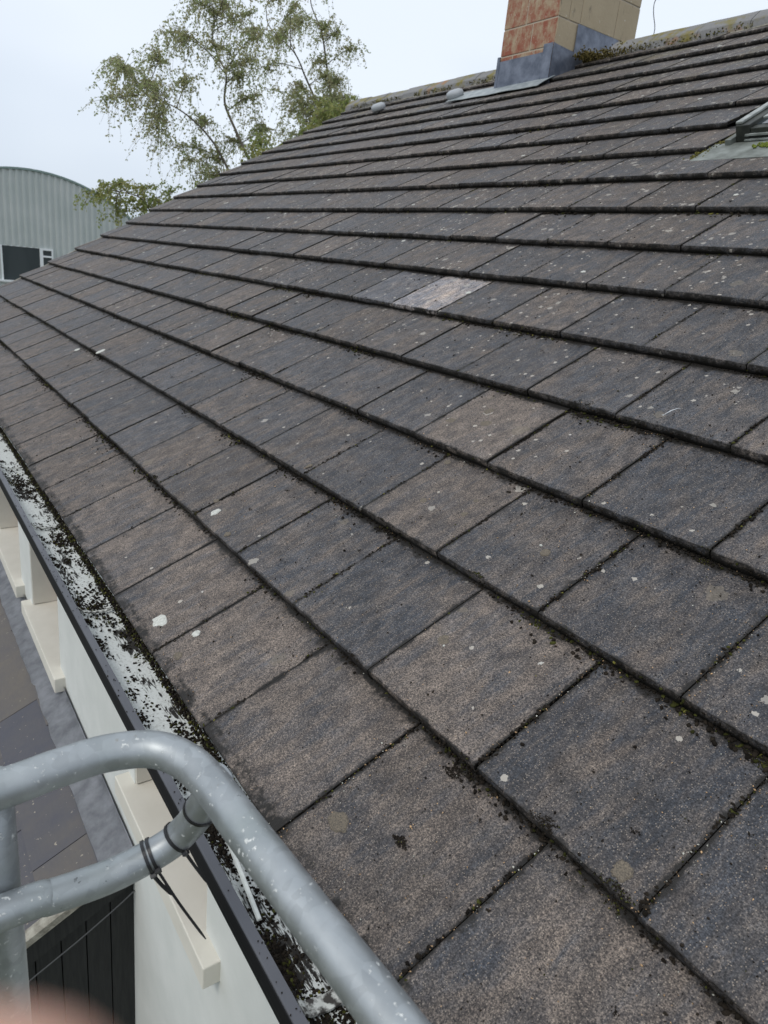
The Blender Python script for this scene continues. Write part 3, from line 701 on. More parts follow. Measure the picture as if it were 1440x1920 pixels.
# ------------------------------------------------------------------ scattered growth and litter (uncountable)
ICO_V, ICO_F = None, None
b_ = bmesh.new(); bmesh.ops.create_icosphere(b_, subdivisions=1, radius=1); ICO_V = np.array([v.co[:] for v in b_.verts]); ICO_F = np.array([[v.index for v in f.verts] for f in b_.faces]); b_.free()
b_ = bmesh.new(); bmesh.ops.create_icosphere(b_, subdivisions=2, radius=1); ICO2_V = np.array([v.co[:] for v in b_.verts]); ICO2_F = np.array([[v.index for v in f.verts] for f in b_.faces]); b_.free()
OCT_V = np.array([(1, 0, 0), (-1, 0, 0), (0, 1, 0), (0, -1, 0), (0, 0, 1), (0, 0, -1)], float); OCT_F = np.array([(0, 2, 4), (2, 1, 4), (1, 3, 4), (3, 0, 4), (2, 0, 5), (1, 2, 5), (3, 1, 5), (0, 3, 5)])
def clumps(P, S, cols, BV, BF, jit=.35):
    """P (n,3) centres, S (n,3) radii, cols (n,3)"""
    n = len(P); k = len(BV)
    a = rng.uniform(0, 2 * np.pi, n); ca, sa = np.cos(a), np.sin(a)
    B = BV[None] * (1 + rng.uniform(-jit, jit, (n, k, 1)))
    B = B * S[:, None, :]
    X = B[..., 0] * ca[:, None] - B[..., 1] * sa[:, None]; Y = B[..., 0] * sa[:, None] + B[..., 1] * ca[:, None]
    V = np.stack([X, Y, B[..., 2]], -1) + P[:, None, :]
    F = BF[None] + (np.arange(n) * k)[:, None, None]
    C = np.repeat(np.concatenate([cols, np.ones((n, 1))], 1)[:, None, :], k, 1) * np.concatenate([rng.uniform(.7, 1.25, (n, k, 1)).repeat(3, 2), np.ones((n, k, 1))], 2)
    return V.reshape(-1, 3), F.reshape(-1, 3), C.reshape(-1, 4)
def merge(L):
    o = 0; V, F, C = [], [], []
    for v, f, c in L: V.append(v); F.append(f + o); C.append(c); o += len(v)
    return np.concatenate(V), np.concatenate(F), np.concatenate(C)
def mosscol(n, green):
    c = np.array([[.014, .011, .008]]).repeat(n, 0) * rng.uniform(.6, 2.0, (n, 1))
    gsel = rng.random(n) < green; k = gsel.sum()
    c[gsel] = np.array([.048, .050, .012]) * rng.uniform(.4, 1.5, (k, 1)); ysel = rng.random(n) < green * .10; c[ysel] = np.array([.14, .13, .03]) * rng.uniform(.6, 1.3, (ysel.sum(), 1))
    return c
P, S, Cc = [], [], []
def addm(x, v, h, s, green):
    P.append((x, v, h)); S.append((s * random.uniform(.8, 1.6), s * random.uniform(.7, 1.2), s * random.uniform(.45, .9))); Cc.append(green)
def patchy(x, y, f=1.0): return .5 + .5 * math.tanh(4 * (noise.noise(Vector((x * 3.1 * f, y * 3.7 * f, 9))) + .5 * noise.noise(Vector((x * 11 * f, y * 9, 3)))))
for r in range(1, 17):                                          # under the nose of each course
    x = verge_x(r); step = .0024 if r < 6 else (.009 if r < 10 else .016)
    xm = 3.0 - .35 * r
    while x < xm:
        p = patchy(x, r); x += step * random.uniform(.5, 1.7) * (1.0 if x > -3 else 2.0)
        if random.random() > .35 + .65 * p: continue
        s = random.uniform(.0010, .0030) * (.75 + .9 * p) * (1.0 if r < 8 else 1.5)
        v = r * TG - random.expovariate(1 / (.0045 + .007 * p * p)); addm(x, v, tilesurf(x, v - .0005) + s * .2, s, .06 + .22 * (p > .93) * (r % 3 != 0))
        if random.random() < .25: addm(x, r * TG - .002, sag(r * TG) - random.uniform(.006, .018), s * .8, .12)
for r in range(0, 12):                                          # in the side joints
    for j in range(int(verge_x(r) / TW) - 1, 12):
        xj = (j + rowoff(r)) * TW
        if xj < verge_x(r) + .05 or xj > 2.9 - .3 * r: continue
        near = xj > -2.5; v = r * TG + .004; st = .0021 if near else .008; dens = random.uniform(.8, 1.3)
        while v < (r + 1) * TG - .004:
            p = patchy(xj * 2.3, v * 4); v += st * random.uniform(.4, 1.7)
            if random.random() > dens * (.25 + .75 * p): continue
            s = random.uniform(.0010, .0027) * (.7 + .8 * p); addm(xj + random.gauss(0, .0016 + .0030 * p), v, tilesurf(xj, v) + s * .1 - .001, s, .10)
for (cx, cv, n, sp, gg) in [(1.33, .335, 90, .014, .3), (1.0, .33, 40, .012, .2), (.62, .33, 120, .014, .0), (.27, .665, 60, .012, .1), (.66, .672, 50, .010, .4), (1.35, .66, 80, .012, .4), (1.02, 1.0, 60, .01, .3), (.99, .31, 70, .010, .0),
                            (1.03, .16, 60, .008, .05), (.78, .52, 50, .010, .02), (-.35, .34, 50, .012, .2), (-.75, .34, 40, .01, .2), (.39, 1.34, 80, .03, .1), (1.19, .345, 60, .012, .02), (.1, .17, 20, .01, 0), (-1.2, .07, 12, .004, 0)]:
    for _ in range(n * 3):
        k_ = random.random() ** .5 * 1.9; a_ = random.uniform(0, 6.28); x, v = cx + sp * k_ * math.cos(a_) * (1 + .5 * math.sin(3 * a_ + cx * 9)), cv + sp * .6 * k_ * math.sin(a_); addm(x, v, tilesurf(x, v) + .0002, random.uniform(.0005, .0016), gg)
for _ in range(8500):                                           # loose dark crumbs
    u = random.random() ** 1.6; x = 2.6 - 8.5 * u; v = random.uniform(.0, 3.2) * (1 if random.random() < .8 else 1.6)
    if x < -6.8 or random.random() > .3 + .7 * patchy(x * .8, v * .8 + 4): continue
    s = random.uniform(.0006, .0017) * (1 if random.random() < .94 else 2.0); addm(x, v, tilesurf(x, v) + s * .4, s, .03)
for _ in range(22000):
    x = 2.4 - 5.2 * random.random() ** 1.2; v = random.uniform(0, 2.3)
    if random.random() > .25 + .75 * patchy(x * 1.3, v * 1.5 + 7): continue
    s = random.uniform(.0005, .0013) * (1 if random.random() < .93 else 2.0); addm(x, v, tilesurf(x, v) + s * .3, s, .02)
for _ in range(190):                                            # a few crumbs that clot together
    x, v = random.uniform(-4, 2.3), random.uniform(0, 2.8)
    for q in range(random.randint(5, 22)):
        xx, vv = x + random.gauss(0, .0035), v + random.gauss(0, .0028); addm(xx, vv, tilesurf(xx, vv) + .0003, random.uniform(.0006, .0016), .03)
P = np.array(P); S = np.array(S); gc = np.array(Cc); cols = mosscol(len(P), gc)
L = [clumps(P, S, cols, ICO_V, ICO_F, .5)]
# eaves: mossy crust hanging to the gutter, its dense dark band painting in shade
n = 20000; x = rng.uniform(-7.2, 2.2, n); y = np.abs(rng.normal(0, .005, n)) * -1 + .006; z = rng.uniform(-.045, -.012, n) - np.abs(y) * .8
# (world frame, turned into the roof frame)
def w2r(X, Y, Z): return np.stack([X, Y * CP + Z * SP, -Y * SP + Z * CP], -1)
cl = mosscol(n, np.full(n, .2)); cl[rng.random(n) < .04] = (.20, .19, .13)
L.append(clumps(w2r(x, y, z), rng.uniform(.0012, .0036, (n, 3)) * np.array([1.5, 1, 1]), cl, ICO_V, ICO_F))
# near the ridge and by the chimney and roof window
n = 1800; x = rng.uniform(-7.5, 1.5, n); keep = (np.sin(x * 2.1) + np.sin(x * 5.3 + 1) > .2) | (x < -6.3) | ((x > -3.5) & (x < -2.6)); x = x[keep]; n = len(x)
cl = np.array([[.09, .082, .026]]).repeat(n, 0) * rng.uniform(.3, 1.8, (n, 1))
L.append(clumps(w2r(x, rng.normal(RY - .130, .012, n), rng.normal(rz - .085, .012, n)), rng.uniform(.003, .008, (n, 3)), cl, ICO_V, ICO_F))
n = 1100; t = rng.random(n); cl = np.array([[.10, .08, .028]]).repeat(n, 0) * rng.uniform(.25, 1.9, (n, 1))
L.append(clumps(w2r(-3.46 + .06 * rng.random(n) + .75 * t ** 2 * rng.random(n), RY - .17 + rng.normal(0, .05, n) + .0 * t, rz - .075 + rng.normal(0, .022, n) - .03 * t), rng.uniform(.003, .010, (n, 3)), cl, ICO_V, ICO_F))
n = 420; cl = np.array([[.07, .065, .016]]).repeat(n, 0) * rng.uniform(.2, 2.0, (n, 1))
L.append(clumps(np.stack([SKX0 - .10 + rng.normal(0, .02, n), SKV0 - .04 + rng.random(n) * .22, np.full(n, -.015)], -1), rng.uniform(.004, .013, (n, 3)), cl, ICO_V, ICO_F))
n = 60; L.append(clumps(np.stack([rng.normal(-.27, .035, n), np.full(n, SKV0 + .06) + rng.normal(0, .012, n), np.full(n, .0)], -1), rng.uniform(.004, .010, (n, 3)), np.array([[.14, .17, .03]]).repeat(n, 0), ICO_V, ICO_F))
V, F, C = merge(L)
o = link('moss', np_mesh('moss', V, F, C), m_moss, rot=(PITCH, 0, 0))
tag(o, 'dark moss and black crumbs caught in the joints and along the courses of the roof tiles, with a dense eaves crust that also stands in for shade', 'moss', kind='stuff')

# black moss clods lying in the gutter
P, S, gc = [], [], []
for cl in range(190):
    cx = random.uniform(-7.2, 2.4) if cl > 90 else random.uniform(-1.8, 1.3)
    cy = random.choice([random.gauss(-.065, .008), random.uniform(-.07, .02), random.gauss(.0, .012)]); n = random.randint(3, 34); sp = .003 + n * .00028
    for _ in range(n):
        x, y = cx + random.gauss(0, sp * 1.5), cy + random.gauss(0, sp * .9)
        if y < -.083 or y > .04: continue
        zb_ = np.interp(y, [p[0] for p in inner], [p[1] for p in inner]); s = random.uniform(.0012, .0042)
        P.append((x, y, zb_ + s * .4)); S.append((s * 1.3, s, s * .8)); gc.append(.06 if cl % 9 else .5)
for (cx, cy, n, sx_, sy_, gg) in [(1.02, -.062, 420, .05, .010, .12), (1.13, -.03, 500, .028, .028, .12), (.70, -.055, 260, .05, .010, .02), (.62, -.01, 260, .05, .014, .02), (.80, -.004, 160, .04, .008, .05), (.42, .0, 220, .06, .010, .2), (.47, -.060, 120, .03, .008, .5), (-.35, -.02, 240, .09, .02, .1), (-.9, .0, 260, .10, .018, .1), (-1.65, -.03, 300, .12, .02, .02)]:
    for _ in range(n):
        x, y = cx + random.gauss(0, sx_), cy + random.gauss(0, sy_)
        if y < -.083 or y > .045: continue
        zb_ = np.interp(y, [p[0] for p in inner], [p[1] for p in inner]); s = random.uniform(.0015, .0050); P.append((x, y, zb_ + s * .5)); S.append((s * 1.2, s, s)); gc.append(gg)
P = np.array(P); V, F, C = clumps(P, np.array(S) * .8, mosscol(len(P), np.array(gc)), ICO_V, ICO_F, .55)
n = 160; xx = rng.uniform(-3, 1.6, n); v2, f2, c2 = clumps(np.stack([xx, rng.uniform(-.103, -.086, n), np.full(n, -.0585)], -1), rng.uniform(.0006, .002, (n, 3)), mosscol(n, np.zeros(n)), ICO_V, ICO_F)
V, F, C = merge([(V, F, C), (v2, f2, c2)])
o = link('gutter_debris', np_mesh('gutter_debris', V, F, C), m_moss); tag(o, 'black clods of rotted moss lying in the white flaking gutter', 'debris', kind='stuff')

# tan seeds and pale grit
n = 11000; u = rng.random(n) ** 2.0; x = 2.7 - 8.5 * u; v = rng.random(n) ** 1.4 * 4.6
keep = x > -6.8; x, v = x[keep], v[keep]
xs2, vs2 = [], []
for r, j, m in [(0, 2, 50), (1, 3, 34), (1, 4, 60), (2, 3, 40), (2, 2, 30), (0, 3, 70), (3, 2, 30), (1, 2, 20)]:      # seeds gather in joints
    xj = (j + rowoff(r)) * TW; xs2 += list(xj + rng.normal(.004, .007, m)); vs2 += list((r + rng.random(m)) * TG)
for r in (1, 2, 3, 4): xs2 += list(rng.uniform(-1, 2, 60)); vs2 += list(r * TG - np.abs(rng.normal(.004, .008, 60)))
x = np.concatenate([x, xs2]); v = np.concatenate([v, vs2]); n = len(x)
h = np.array([tilesurf(a, b) for a, b in zip(x, v)]) + .0006
cs = np.array([[.55, .36, .20]]).repeat(n, 0) * rng.uniform(.4, 1.3, (n, 1)); wsel = rng.random(n) < .2; cs[wsel] = (.62, .6, .52)
sz = rng.uniform(.0006, .0014, (n, 1)) * np.where(rng.random((n, 1)) < .06, 1.8, 1.0)
V, F, C = clumps(np.stack([x, v, h], -1), sz * np.array([[1.5, .9, .6]]), cs, OCT_V, OCT_F, .2)
o = link('seeds', np_mesh('seeds', V, F, C), m_moss, rot=(PITCH, 0, 0)); tag(o, 'tiny tan seeds and pale grit scattered over the roof tiles', 'seeds', kind='stuff')

# single small finds on the roof and in the gutter
bm = bmesh.new(); p = r2w(.650, 1.372, .004); q = r2w(.672, 1.402, .012)
tube(bm, [p, p.lerp(q, .5) + Vector((.001, 0, .003)), q], [.0009, .0013, .0006], 6); tube(bm, [p, p + Vector((-.006, .001, -.001))], [.0009, .0004], 5); tube(bm, [p, p + Vector((.003, -.006, -.001))], [.0009, .0004], 5)
tube(bm, [q, q + Vector((.004, .006, .001))], [.0008, .0004], 5)
o = link('feather', me_bm(bm), m_feather); tag(o, 'tiny bent white feather lying on a dark tile', 'feather')
bm = bmesh.new(); P0, P1 = Vector((.655, -.032, -.074)), Vector((.94, -.067, -.0745))
dv = (P1 - P0).normalized(); sd_ = dv.cross(Vector((0, 0, 1))).normalized() * .0045
pr_ = [P0 - sd_, P0 + sd_, P0 + sd_ * .6 + Vector((0, 0, .004)), P0 - sd_ * .6 + Vector((0, 0, .004))]
a = [bm.verts.new(p) for p in pr_]; b = [bm.verts.new(p + (P1 - P0)) for p in pr_]; bm.faces.new(a); bm.faces.new(b[::-1])
for i in range(4): bm.faces.new((a[i], b[i], b[(i + 1) % 4], a[(i + 1) % 4]))
o = link('plastic_strip', me_bm(bm), m_gutstrip); tag(o, 'long thin white plastic strip lying loose in the gutter beside the steel rail', 'strip')
bm = bmesh.new(); tube(bm, catmull([(-2.86, 5.17, 3.045), (-2.868, 5.175, 3.12), (-2.91, 5.18, 3.22), (-2.925, 5.18, 3.30), (-2.90, 5.18, 3.345), (-2.86, 5.18, 3.34)], 6), .0035, 6)
box(bm, -2.90, -2.84, 5.165, 5.195, 3.325, 3.345, bev=.003)
o = link('aerial_wire', me_bm(bm), m_cable); tag(o, 'thin curved wire standing up from the ridge to the right of the chimney', 'wire')

# ------------------------------------------------------------------ guard rail of galvanised tube
RR = .0232
rail = empty('guard_rail', (.98, -.44, -5), 'bent galvanised steel guard rail with two tubes and a post in front of the gutter', 'guard rail')
top = [(1.02, -1.25, .372), (1.0, -.8, .372), (.984, -.46, .371), (.973, -.374, .37), (.9705, -.312, .37), (.989, -.259, .37), (1.030, -.231, .37), (1.087, -.2195, .37), (1.158, -.215, .37), (1.238, -.209, .37), (1.318, -.203, .37), (1.402, -.196, .37), (1.7, -.175, .37), (2.35, -.14, .37)]
bm = bmesh.new(); tube(bm, catmull(top, 10), RR, 32); link('top_rail', me_bm(bm), m_galv, rail)
low = [(1.0, -1.25, .19), (.99, -.8, .19), (.981, -.444, .189), (.98, -.384, .184), (.98, -.319, .182), (.981, -.270, .190), (.985, -.237, .204), (.991, -.2185, .224), (1.003, -.2085, .250), (1.020, -.2005, .290), (1.037, -.1975, .322), (1.052, -.2045, .350)]
lowc = catmull(low, 10)
bm = bmesh.new(); tube(bm, lowc, RR * .93, 32); link('lower_rail', me_bm(bm), m_galv, rail)
bm = bmesh.new(); tube(bm, [(.934, -.4375, z) for z in (-5, -1, .15, .352)], RR, 32); link('post', me_bm(bm), m_galv, rail)
bm = bmesh.new(); tube(bm, [(2.30, -.143, z) for z in (-5, .15, .362)], RR, 32); link('post', me_bm(bm), m_galv, rail)
bm = bmesh.new()                                              # weld beads at the two joints
def bead(c, ax, R, r, a0=0, a1=2 * math.pi, n=40):
    ax = Vector(ax).normalized(); u = ax.orthogonal().normalized(); w_ = ax.cross(u); pts = []
    for i in range(n + 1):
        a = a0 + (a1 - a0) * i / n; pts.append(Vector(c) + (u * math.cos(a) + w_ * math.sin(a)) * R * (1 + .04 * noise.noise(Vector((i, 0, 0)))) + ax * random.gauss(0, .0006))
    tube(bm, pts, [r * random.uniform(.8, 1.25) for _ in pts], 8)
bead((1.041, -.198, .331), (.35, -.1, .9), RR * .98, .0030)
link('weld_bead', me_bm(bm), m_galv, rail)
bm = bmesh.new(); bead((.938, -.4385, .350), (0, 0, 1), RR * 1.02, .003)
link('weld_bead', me_bm(bm), m_galv, rail)

# cable ties
def tie(idx, label, head_ang, tails, stub=False, tilt=0.0):
    c = lowc[idx]; t = (lowc[idx + 1] - lowc[idx - 1]).normalized(); t = (t + FWD * tilt).normalized()
    e = empty('cable_tie', c, label, 'cable tie', 'black cable ties round the lower tube')
    toc = (CAM - c); toc = (toc - t * toc.dot(t)).normalized(); sidev = t.cross(toc)
    if sidev.dot(-DOWN) > 0: sidev = -sidev                    # sidev points to the lower side in the picture
    Rr = RR * .93 + .0010; W = .0022
    bm = bmesh.new(); n = 48; rings = []
    for i in range(n):
        a = 2 * math.pi * i / n; d_ = toc * math.cos(a) + sidev * math.sin(a)
        rings.append([bm.verts.new(c + d_ * (Rr + hh) + t * ww) for ww, hh in ((-W, -.0004), (-W, .0011), (W, .0011), (W, -.0004))])
    for i in range(n):
        for k in range(4): bm.faces.new((rings[i][k], rings[(i + 1) % n][k], rings[(i + 1) % n][(k + 1) % 4], rings[i][(k + 1) % 4]))
    link('strap', me_bm(bm), m_black, e)
    d_ = toc * math.cos(head_ang) + sidev * math.sin(head_ang); hc = c + d_ * (Rr + .0028)
    if head_ang < 3:
        bm = bmesh.new(); tg_ = -toc * math.sin(head_ang) + sidev * math.cos(head_ang)
        Mx = Matrix((t, tg_, d_)).transposed().to_4x4(); Mx.translation = hc
        box(bm, -.0042, .0042, -.0035, .0035, -.0026, .0026, bev=.0006, M=Mx); link('head', me_bm(bm), m_black, e)
    for target, w0, curve in tails:
        bm = bmesh.new(); T = Vector(target); pts = catmull([hc, hc.lerp(T, .35) + d_ * curve, hc.lerp(T, .7) + d_ * curve * .6, T], 6); prev = None
        for i, p in enumerate(pts):
            f = i / (len(pts) - 1); ww = w0 * (1 if f < .85 else 1 - .6 * (f - .85) / .15); nrm = (CAM - p).normalized(); s_ = ((pts[min(i + 1, len(pts) - 1)] - pts[max(i - 1, 0)]).cross(nrm)).normalized()
            s_ = (s_ + nrm * .35).normalized(); up_ = s_.cross(nrm).cross(s_) * .0005
            ring = [bm.verts.new(q_) for q_ in (p - s_ * ww - up_, p - s_ * ww + up_, p + s_ * ww + up_, p + s_ * ww - up_)]
            if prev:
                for k in range(4): bm.faces.new((prev[k], prev[(k + 1) % 4], ring[(k + 1) % 4], ring[k]))
            else: bm.faces.new(ring)
            prev = ring
        bm.faces.new(prev[::-1]); link('tail', me_bm(bm), m_black, e)
def near(p): return min(range(2, len(lowc) - 2), key=lambda i: (lowc[i] - Vector(p)).length)
tie(near((1.012, -.204, .270)), 'black cable tie drawn tight beside the weld, the one without a tail', 3.4, [])
tie(near((.989, -.226, .214)), 'black cable tie on the bend of the tube with a short blunt tail', 1.15, [((.985, -.178, .103), .0022, .003)])
tie(near((.981, -.258, .1945)), 'black cable tie with the very long tail hanging towards the wall', 1.05, [((.975, -.176, -.016), .0019, .006)], tilt=-.05)
tie(near((.981, -.2665, .190)), 'leftmost black cable tie with a stubby dark tail under its head', 1.35, [((.983, -.231, .108), .0026, .002)], tilt=-.05)

# ------------------------------------------------------------------ the big arched shed behind
shed = empty('barn', (-33, 4.4, -5), 'large arched barn clad in sage green sheet metal beyond the far verge', 'barn')
SX, SYc, SZc, SR = -27.0, 4.4, -2.46, 5.3
bm = bmesh.new(); ys = []; y = SYc - SR; k = 0
step = .05
# ribbed gable sheet
win_y0, win_y1, win_z0, win_z1 = 3.37, 5.03, -.85, .40
cols_ = []
prof = [(0, 0), (.05, 0), (.075, .035), (.135, .035), (.16, 0)]; per = .20
y = SYc - SR + .001
while y < SYc + SR - per:
    for dy_, dx_ in prof[:-1]: cols_.append((y + dy_, dx_))
    y += per
cols_.append((y, 0))
def top_z(y): return SZc + math.sqrt(max(SR * SR - (y - SYc) ** 2, 0))
for (ya, xa), (yb, xb) in zip(cols_[:-1], cols_[1:]):
    segs = [(-5, top_z)]
    mid = (ya + yb) / 2
    if win_y0 < mid < win_y1:
        quad(bm, [(SX + xa, ya, -5), (SX + xb, yb, -5), (SX + xb, yb, win_z0), (SX + xa, ya, win_z0)]); quad(bm, [(SX + xa, ya, win_z1), (SX + xb, yb, win_z1), (SX + xb, yb, top_z(yb)), (SX + xa, ya, top_z(ya))])
    else: quad(bm, [(SX + xa, ya, -5), (SX + xb, yb, -5), (SX + xb, yb, top_z(yb)), (SX + xa, ya, top_z(ya))])
link('gable_cladding', me_bm(bm), m_shed, shed)
bm = bmesh.new(); arc = []
for i in range(49):
    a = math.pi * i / 48; arc.append((SYc + math.cos(a) * SR, SZc + math.sin(a) * SR))
arc = [(SYc + SR, -5)] + arc + [(SYc - SR, -5)]
ro = [(SYc + (y - SYc) * 1.012, SZc + (z - SZc) * 1.012 if z > -4.9 else z) for y, z in arc]
prism(bm, arc + ro[::-1], SX - 12, SX + .06, closed=True, caps=False)
for i in range(len(arc) - 1):
    for X in (SX + .06, SX - 12): quad(bm, [(X, *arc[i]), (X, *arc[i + 1]), (X, *ro[i + 1]), (X, *ro[i])])
quad(bm, [(SX - 12, SYc - SR, -5), (SX - 12, SYc + SR, -5), (SX - 12, SYc + SR, SZc), (SX - 12, SYc - SR, SZc)])
link('curved_roof', me_bm(bm), m_shedroof, shed)
bm = bmesh.new(); X0, X1 = SX - .03, SX + .07; f = .05
box(bm, X0, X1, win_y0, win_y0 + f, win_z0, win_z1); box(bm, X0, X1, win_y1 - f, win_y1, win_z0, win_z1)
box(bm, X0, X1, win_y0 + f, win_y1 - f, win_z0, win_z0 + f); box(bm, X0, X1, 4.60 + .11, win_y1 - f, win_z1 - .07, win_z1); box(bm, X0 + .01, X1 - .06, win_y0 + f, 4.6, win_z1 - .02, win_z1)
box(bm, X0, X1 - .003, 4.60, 4.70, win_z0 + f, win_z1); box(bm, X0, X1 - .005, 4.70, win_y1 - f, .10, .16)
box(bm, X0, SX + .16, win_y0 - .08, 3.75, win_z0 + .05, win_z0 + .11)
wf = link('barn_window', me_bm(bm), m_frame_w, shed)
bm = bmesh.new(); box(bm, SX - .01, SX + .0, win_y0 + .02, win_y1 - .02, win_z0 + .02, win_z1 - .01); child_of(link('window_glass', me_bm(bm), m_glass, wf), wf)
wf.matrix_parent_inverse = Matrix.Translation(shed.location).inverted()

# ------------------------------------------------------------------ trees
def foliage(name, label, cat, X, trunks, tips, leafm, seed, n_tw, leaf=.046, spread=.46, depth=1.0, group=None, droop=.8, nleaf=22, wind=.35, tr=.042):
    rd = random.Random(seed); base = trunks[0][0]
    e = empty(name, (X, base[0], -5), label, cat, group)
    bm = bmesh.new(); TP = []
    for ti, tk in enumerate(trunks):
        pts = [Vector((X + rd.gauss(0, .05) * i, y, z)) for i, (y, z) in enumerate(tk)]
        if ti == 0: pts = [Vector((X, tk[0][0] + .25, -5)), Vector((X, tk[0][0] + .12, -2))] + pts
        else: pts = [Vector((X, trunks[0][0][0] + .12, -2.2))] + pts
        c = catmull(pts, 6); m = len(c); tube(bm, c, [tr * (1 - .92 * (i / (m - 1)) ** .8) + .004 for i in range(m)], 8); TP += [(p, i / (m - 1)) for i, p in enumerate(c)]
    twigs = []
    for (y, z) in tips:
        T = Vector((X + rd.uniform(-depth, depth), y, z))
        # leave the stem somewhat below the tip
        c = min(TP, key=lambda q: (q[0] - T).length + 1.1 * max(0, q[0].z - T.z + .55 * abs(q[0].y - T.y)))
        A = c[0]; mid = A.lerp(T, .5) + Vector((rd.gauss(0, .1), rd.gauss(0, .1), .18 * (T - A).length * rd.uniform(.4, 1.2)))
        br = catmull([A, mid, T], 7); m = len(br); tube(bm, br, [.0115 * (1 - .8 * i / (m - 1)) for i in range(m)], 5)
        for k in range(n_tw):
            f = rd.uniform(.28, 1.0) ** .7; b0 = br[min(int(f * (m - 1)), m - 1)]
            d_ = Vector((rd.gauss(0, 1), rd.gauss(-wind, 1), rd.gauss(-droop * .4, .8))).normalized() * spread * rd.uniform(.4, 1.3)
            b1 = b0 + d_ * .55 + Vector((0, 0, .04)); b2 = b0 + d_ + Vector((0, -wind * .1, -droop * rd.uniform(.2, 1.0) * spread))
            tw = catmull([b0, b1, b2], 5); tube(bm, tw, [.0045 * (1 - .7 * i / (len(tw) - 1)) for i in range(len(tw))], 3); twigs.append(tw)
    link('trunk', me_bm(bm), m_bark, e)
    nl = nleaf * len(twigs); V = np.zeros((nl, 4, 3)); C = np.zeros((nl, 4, 4)); i = 0
    for tw in twigs:
        hue = rd.random() * .75
        for k in range(nleaf):
            p = tw[rd.randint(1, len(tw) - 1)] + Vector((rd.gauss(0, .02), rd.gauss(0, .02), rd.gauss(0, .02)))
            ax = Vector((rd.gauss(0, .6), rd.gauss(-wind, .6), -.5 + rd.gauss(0, .5))).normalized(); sv = ax.orthogonal().normalized(); sv.rotate(Matrix.Rotation(rd.uniform(0, 6.28), 3, ax))
            l = leaf * rd.uniform(.6, 1.3); wd_ = l * .34
            for q, pt in enumerate((p, p + ax * l * .45 + sv * wd_, p + ax * l, p + ax * l * .45 - sv * wd_)): V[i, q] = pt
            C[i] = (min(1, max(0, hue + rd.gauss(0, .18))), 0, 0, 1); i += 1
    F = np.arange(nl * 4).reshape(-1, 4)
    link('crown', np_mesh('crown', V.reshape(-1, 3), F, C.reshape(-1, 4)), leafm, e); return e
T1 = [(3.38, 3.34), (3.48, 3.74), (3.8, 4.02), (3.94, 3.24), (4.04, 2.95), (4.38, 4.27), (4.57, 4.73), (4.72, 4.56), (4.91, 5.14), (5.1, 5.48), (5.4, 5.73), (5.67, 5.46), (6.0, 5.21), (5.86, 4.74), (4.48, 2.49), (4.38, 2.84), (4.75, 2.25), (4.79, 2.81), (5.08, 1.72), (5.31, 3.36), (5.72, 4.08), (6.14, 4.53), (6.29, 3.92), (6.43, 3.38), (4.88, 3.91), (4.28, 3.7), (5.07, 4.47), (5.55, 2.66), (5.76, 3.07)]
foliage('birch_tree', 'tall airy tree with dark branches leaning left against the sky, left of the other tree', 'tree', -13, [[(6.77, 1.62), (6.36, 2.39), (6.05, 2.78), (5.8, 3.27), (5.62, 3.7), (5.54, 4.13), (5.49, 4.48), (5.45, 4.9), (5.41, 5.31), (5.35, 5.63)], [(6.05, 1.75), (5.75, 2.35), (5.3, 2.95), (4.7, 3.35), (4.1, 3.55)]], T1, m_leaf, 1, 34, group='birch trees behind the roof')
T2 = [(6.95, 5.95), (7.32, 5.94), (7.04, 5.44), (6.81, 5.09), (7.54, 5.46), (7.14, 4.66), (7.36, 4.3), (7.65, 3.82), (7.89, 4.19), (8.09, 5.99), (8.24, 6.52), (7.9, 5.84), (8.44, 5.87), (8.7, 5.75), (8.95, 5.45), (9.05, 5.0), (9.15, 4.6), (8.94, 4.94), (9.50, 4.50), (9.25, 4.33), (8.35, 5.23), (8.25, 4.79), (7.94, 3.55), (7.41, 3.46), (8.74, 4.02), (7.12, 3.94), (7.0, 3.7), (7.5, 4.1), (8.2, 4.2), (8.6, 4.5), (6.8, 4.3), (7.8, 4.5)]
foliage('birch_tree', 'upright tree with one leaning and one straight stem rising just left of the ridge end', 'tree', -14.5, [[(9.24, 1.88), (8.7, 3.68), (8.29, 4.37), (8.01, 4.79), (7.62, 5.17), (7.27, 5.64), (7.05, 5.92)], [(9.24, 1.88), (8.94, 3.72), (8.77, 4.47), (8.57, 5.18), (8.38, 5.76), (8.16, 6.3), (8.04, 6.57)]], T2, m_leaf, 2, 28, spread=.38, group='birch trees behind the roof')
T3 = [(2.82, 1.64), (2.96, 1.79), (3.18, 1.86), (3.4, 1.89), (3.63, 1.88), (3.96, 1.97), (4.1, 1.86), (4.25, 1.79), (3.08, 1.59), (3.49, 1.65), (3.86, 1.65), (3.21, 1.35), (3.4, 1.42), (3.17, 1.22), (3.68, 1.54), (3.96, 1.75)]
foliage('birch_tree', 'small low tree with thin drooping twigs in front of the barn', 'tree', -12, [[(4.26, .41), (4.06, 1.14), (3.82, 1.5), (3.54, 1.7), (3.27, 1.75)]], T3, m_leaf_y, 3, 8, leaf=.050, spread=.24, depth=.5, droop=.9, tr=.03, group='birch trees behind the roof')
TB = [(3.91, 1.55), (4.35, 1.88), (4.71, 2.10), (5.08, 2.40), (5.46, 2.62), (5.85, 2.90), (6.15, 3.12), (6.23, 3.38), (6.66, 3.36), (6.47, 3.1), (4.53, 2.0), (5.28, 2.35), (4.17, 1.7), (5.0, 2.5), (5.6, 2.9), (6.3, 3.6), (6.9, 3.6), (7.2, 3.75), (5.9, 3.3)]
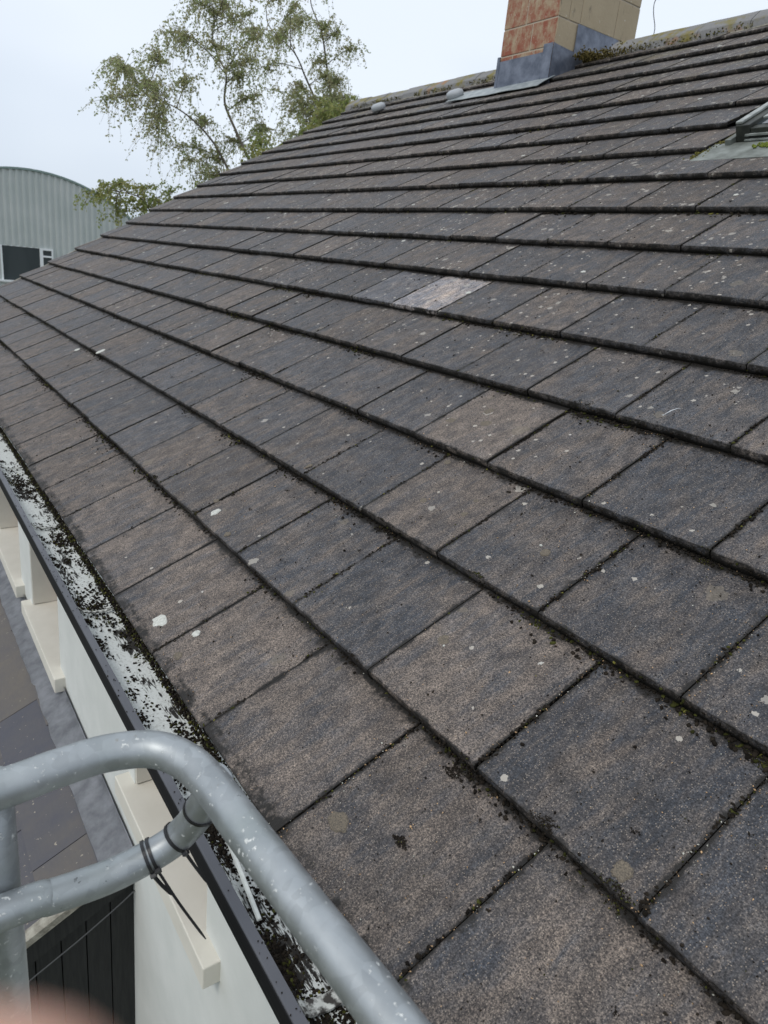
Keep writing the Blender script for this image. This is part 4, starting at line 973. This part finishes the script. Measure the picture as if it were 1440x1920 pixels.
foliage('shrub', 'yellow green shrub showing along the edge of the roof below the trees', 'shrub', -10.5, [[(5.6, 1.2), (5.4, 1.9), (5.3, 2.3)], [(6.2, 1.8), (6.3, 2.9)]], TB, m_leaf_y, 4, 20, leaf=.050, spread=.26, depth=.7, droop=.2)

# ------------------------------------------------------------------ ground
bm = bmesh.new(); n = 24
for i in range(n):
    for j in range(n): pass
bmesh.ops.create_grid(bm, x_segments=40, y_segments=40, size=1500)
for v in bm.verts: v.co.z = -5.0
o = link('ground', me_bm(bm), m_ground); tag(o, kind='structure')

# ------------------------------------------------------------------ the photographer's hand: a fingertip crosses the lower left of the lens
def camp(x, y, z): return CAM + RIGHT * x + DOWN * y + FWD * z
person = empty('person', camp(-.10, .06, .04), 'out of focus pink fingertip of the person holding the camera, at the bottom left', 'person')
V = [(-.115, .060, .020)]; E = []; Rr = [(.030, .016)]
def chain(pts, rads, root):
    p = root
    for q, r in zip(pts, rads): V.append(q); Rr.append((r, r)); E.append((p, len(V) - 1)); p = len(V) - 1
chain([(-.150, .085, .005), (-.20, .125, -.03), (-.29, .20, -.09)], [.028, .026, .036], 0)
chain([(-.085, .0385, .030), (-.058, .0325, .034), (-.034, .0310, .035), (-.012, .0312, .035)], [.0100, .0095, .0092, .0084], 0)
chain([(-.080, .062, .030), (-.055, .057, .036), (-.036, .060, .030)], [.0095, .0088, .0078], 0)
chain([(-.080, .083, .026), (-.058, .080, .032), (-.042, .084, .024)], [.009, .0085, .0075], 0)
chain([(-.086, .102, .020), (-.066, .100, .024), (-.054, .104, .016)], [.008, .0075, .0065], 0)
chain([(-.100, .045, -.005), (-.078, .055, -.022), (-.056, .060, -.026)], [.011, .0095, .0085], 0)
me = bpy.data.meshes.new('hand'); me.from_pydata([camp(v[0] * .8, (v[1] + .0052) * .8, v[2] * .8) for v in V], E, []); me.update()
ob = bpy.data.objects.new('hand', me); COL.objects.link(ob); me.materials.append(m_skin)
sk = ob.modifiers.new('skin', 'SKIN'); sk.use_smooth_shade = True
for i, sv in enumerate(me.skin_vertices[0].data): sv.radius = Rr[i]; sv.use_root = (i == 0)
ss = ob.modifiers.new('sub', 'SUBSURF'); ss.levels = 2; ss.render_levels = 2
dg = bpy.context.evaluated_depsgraph_get(); m2 = bpy.data.meshes.new_from_object(ob.evaluated_get(dg))
bpy.data.objects.remove(ob)
o = bpy.data.objects.new('hand', m2); COL.objects.link(o); o.parent = person; o.matrix_parent_inverse = Matrix.Translation(person.location).inverted()
for p in m2.polygons: p.use_smooth = True
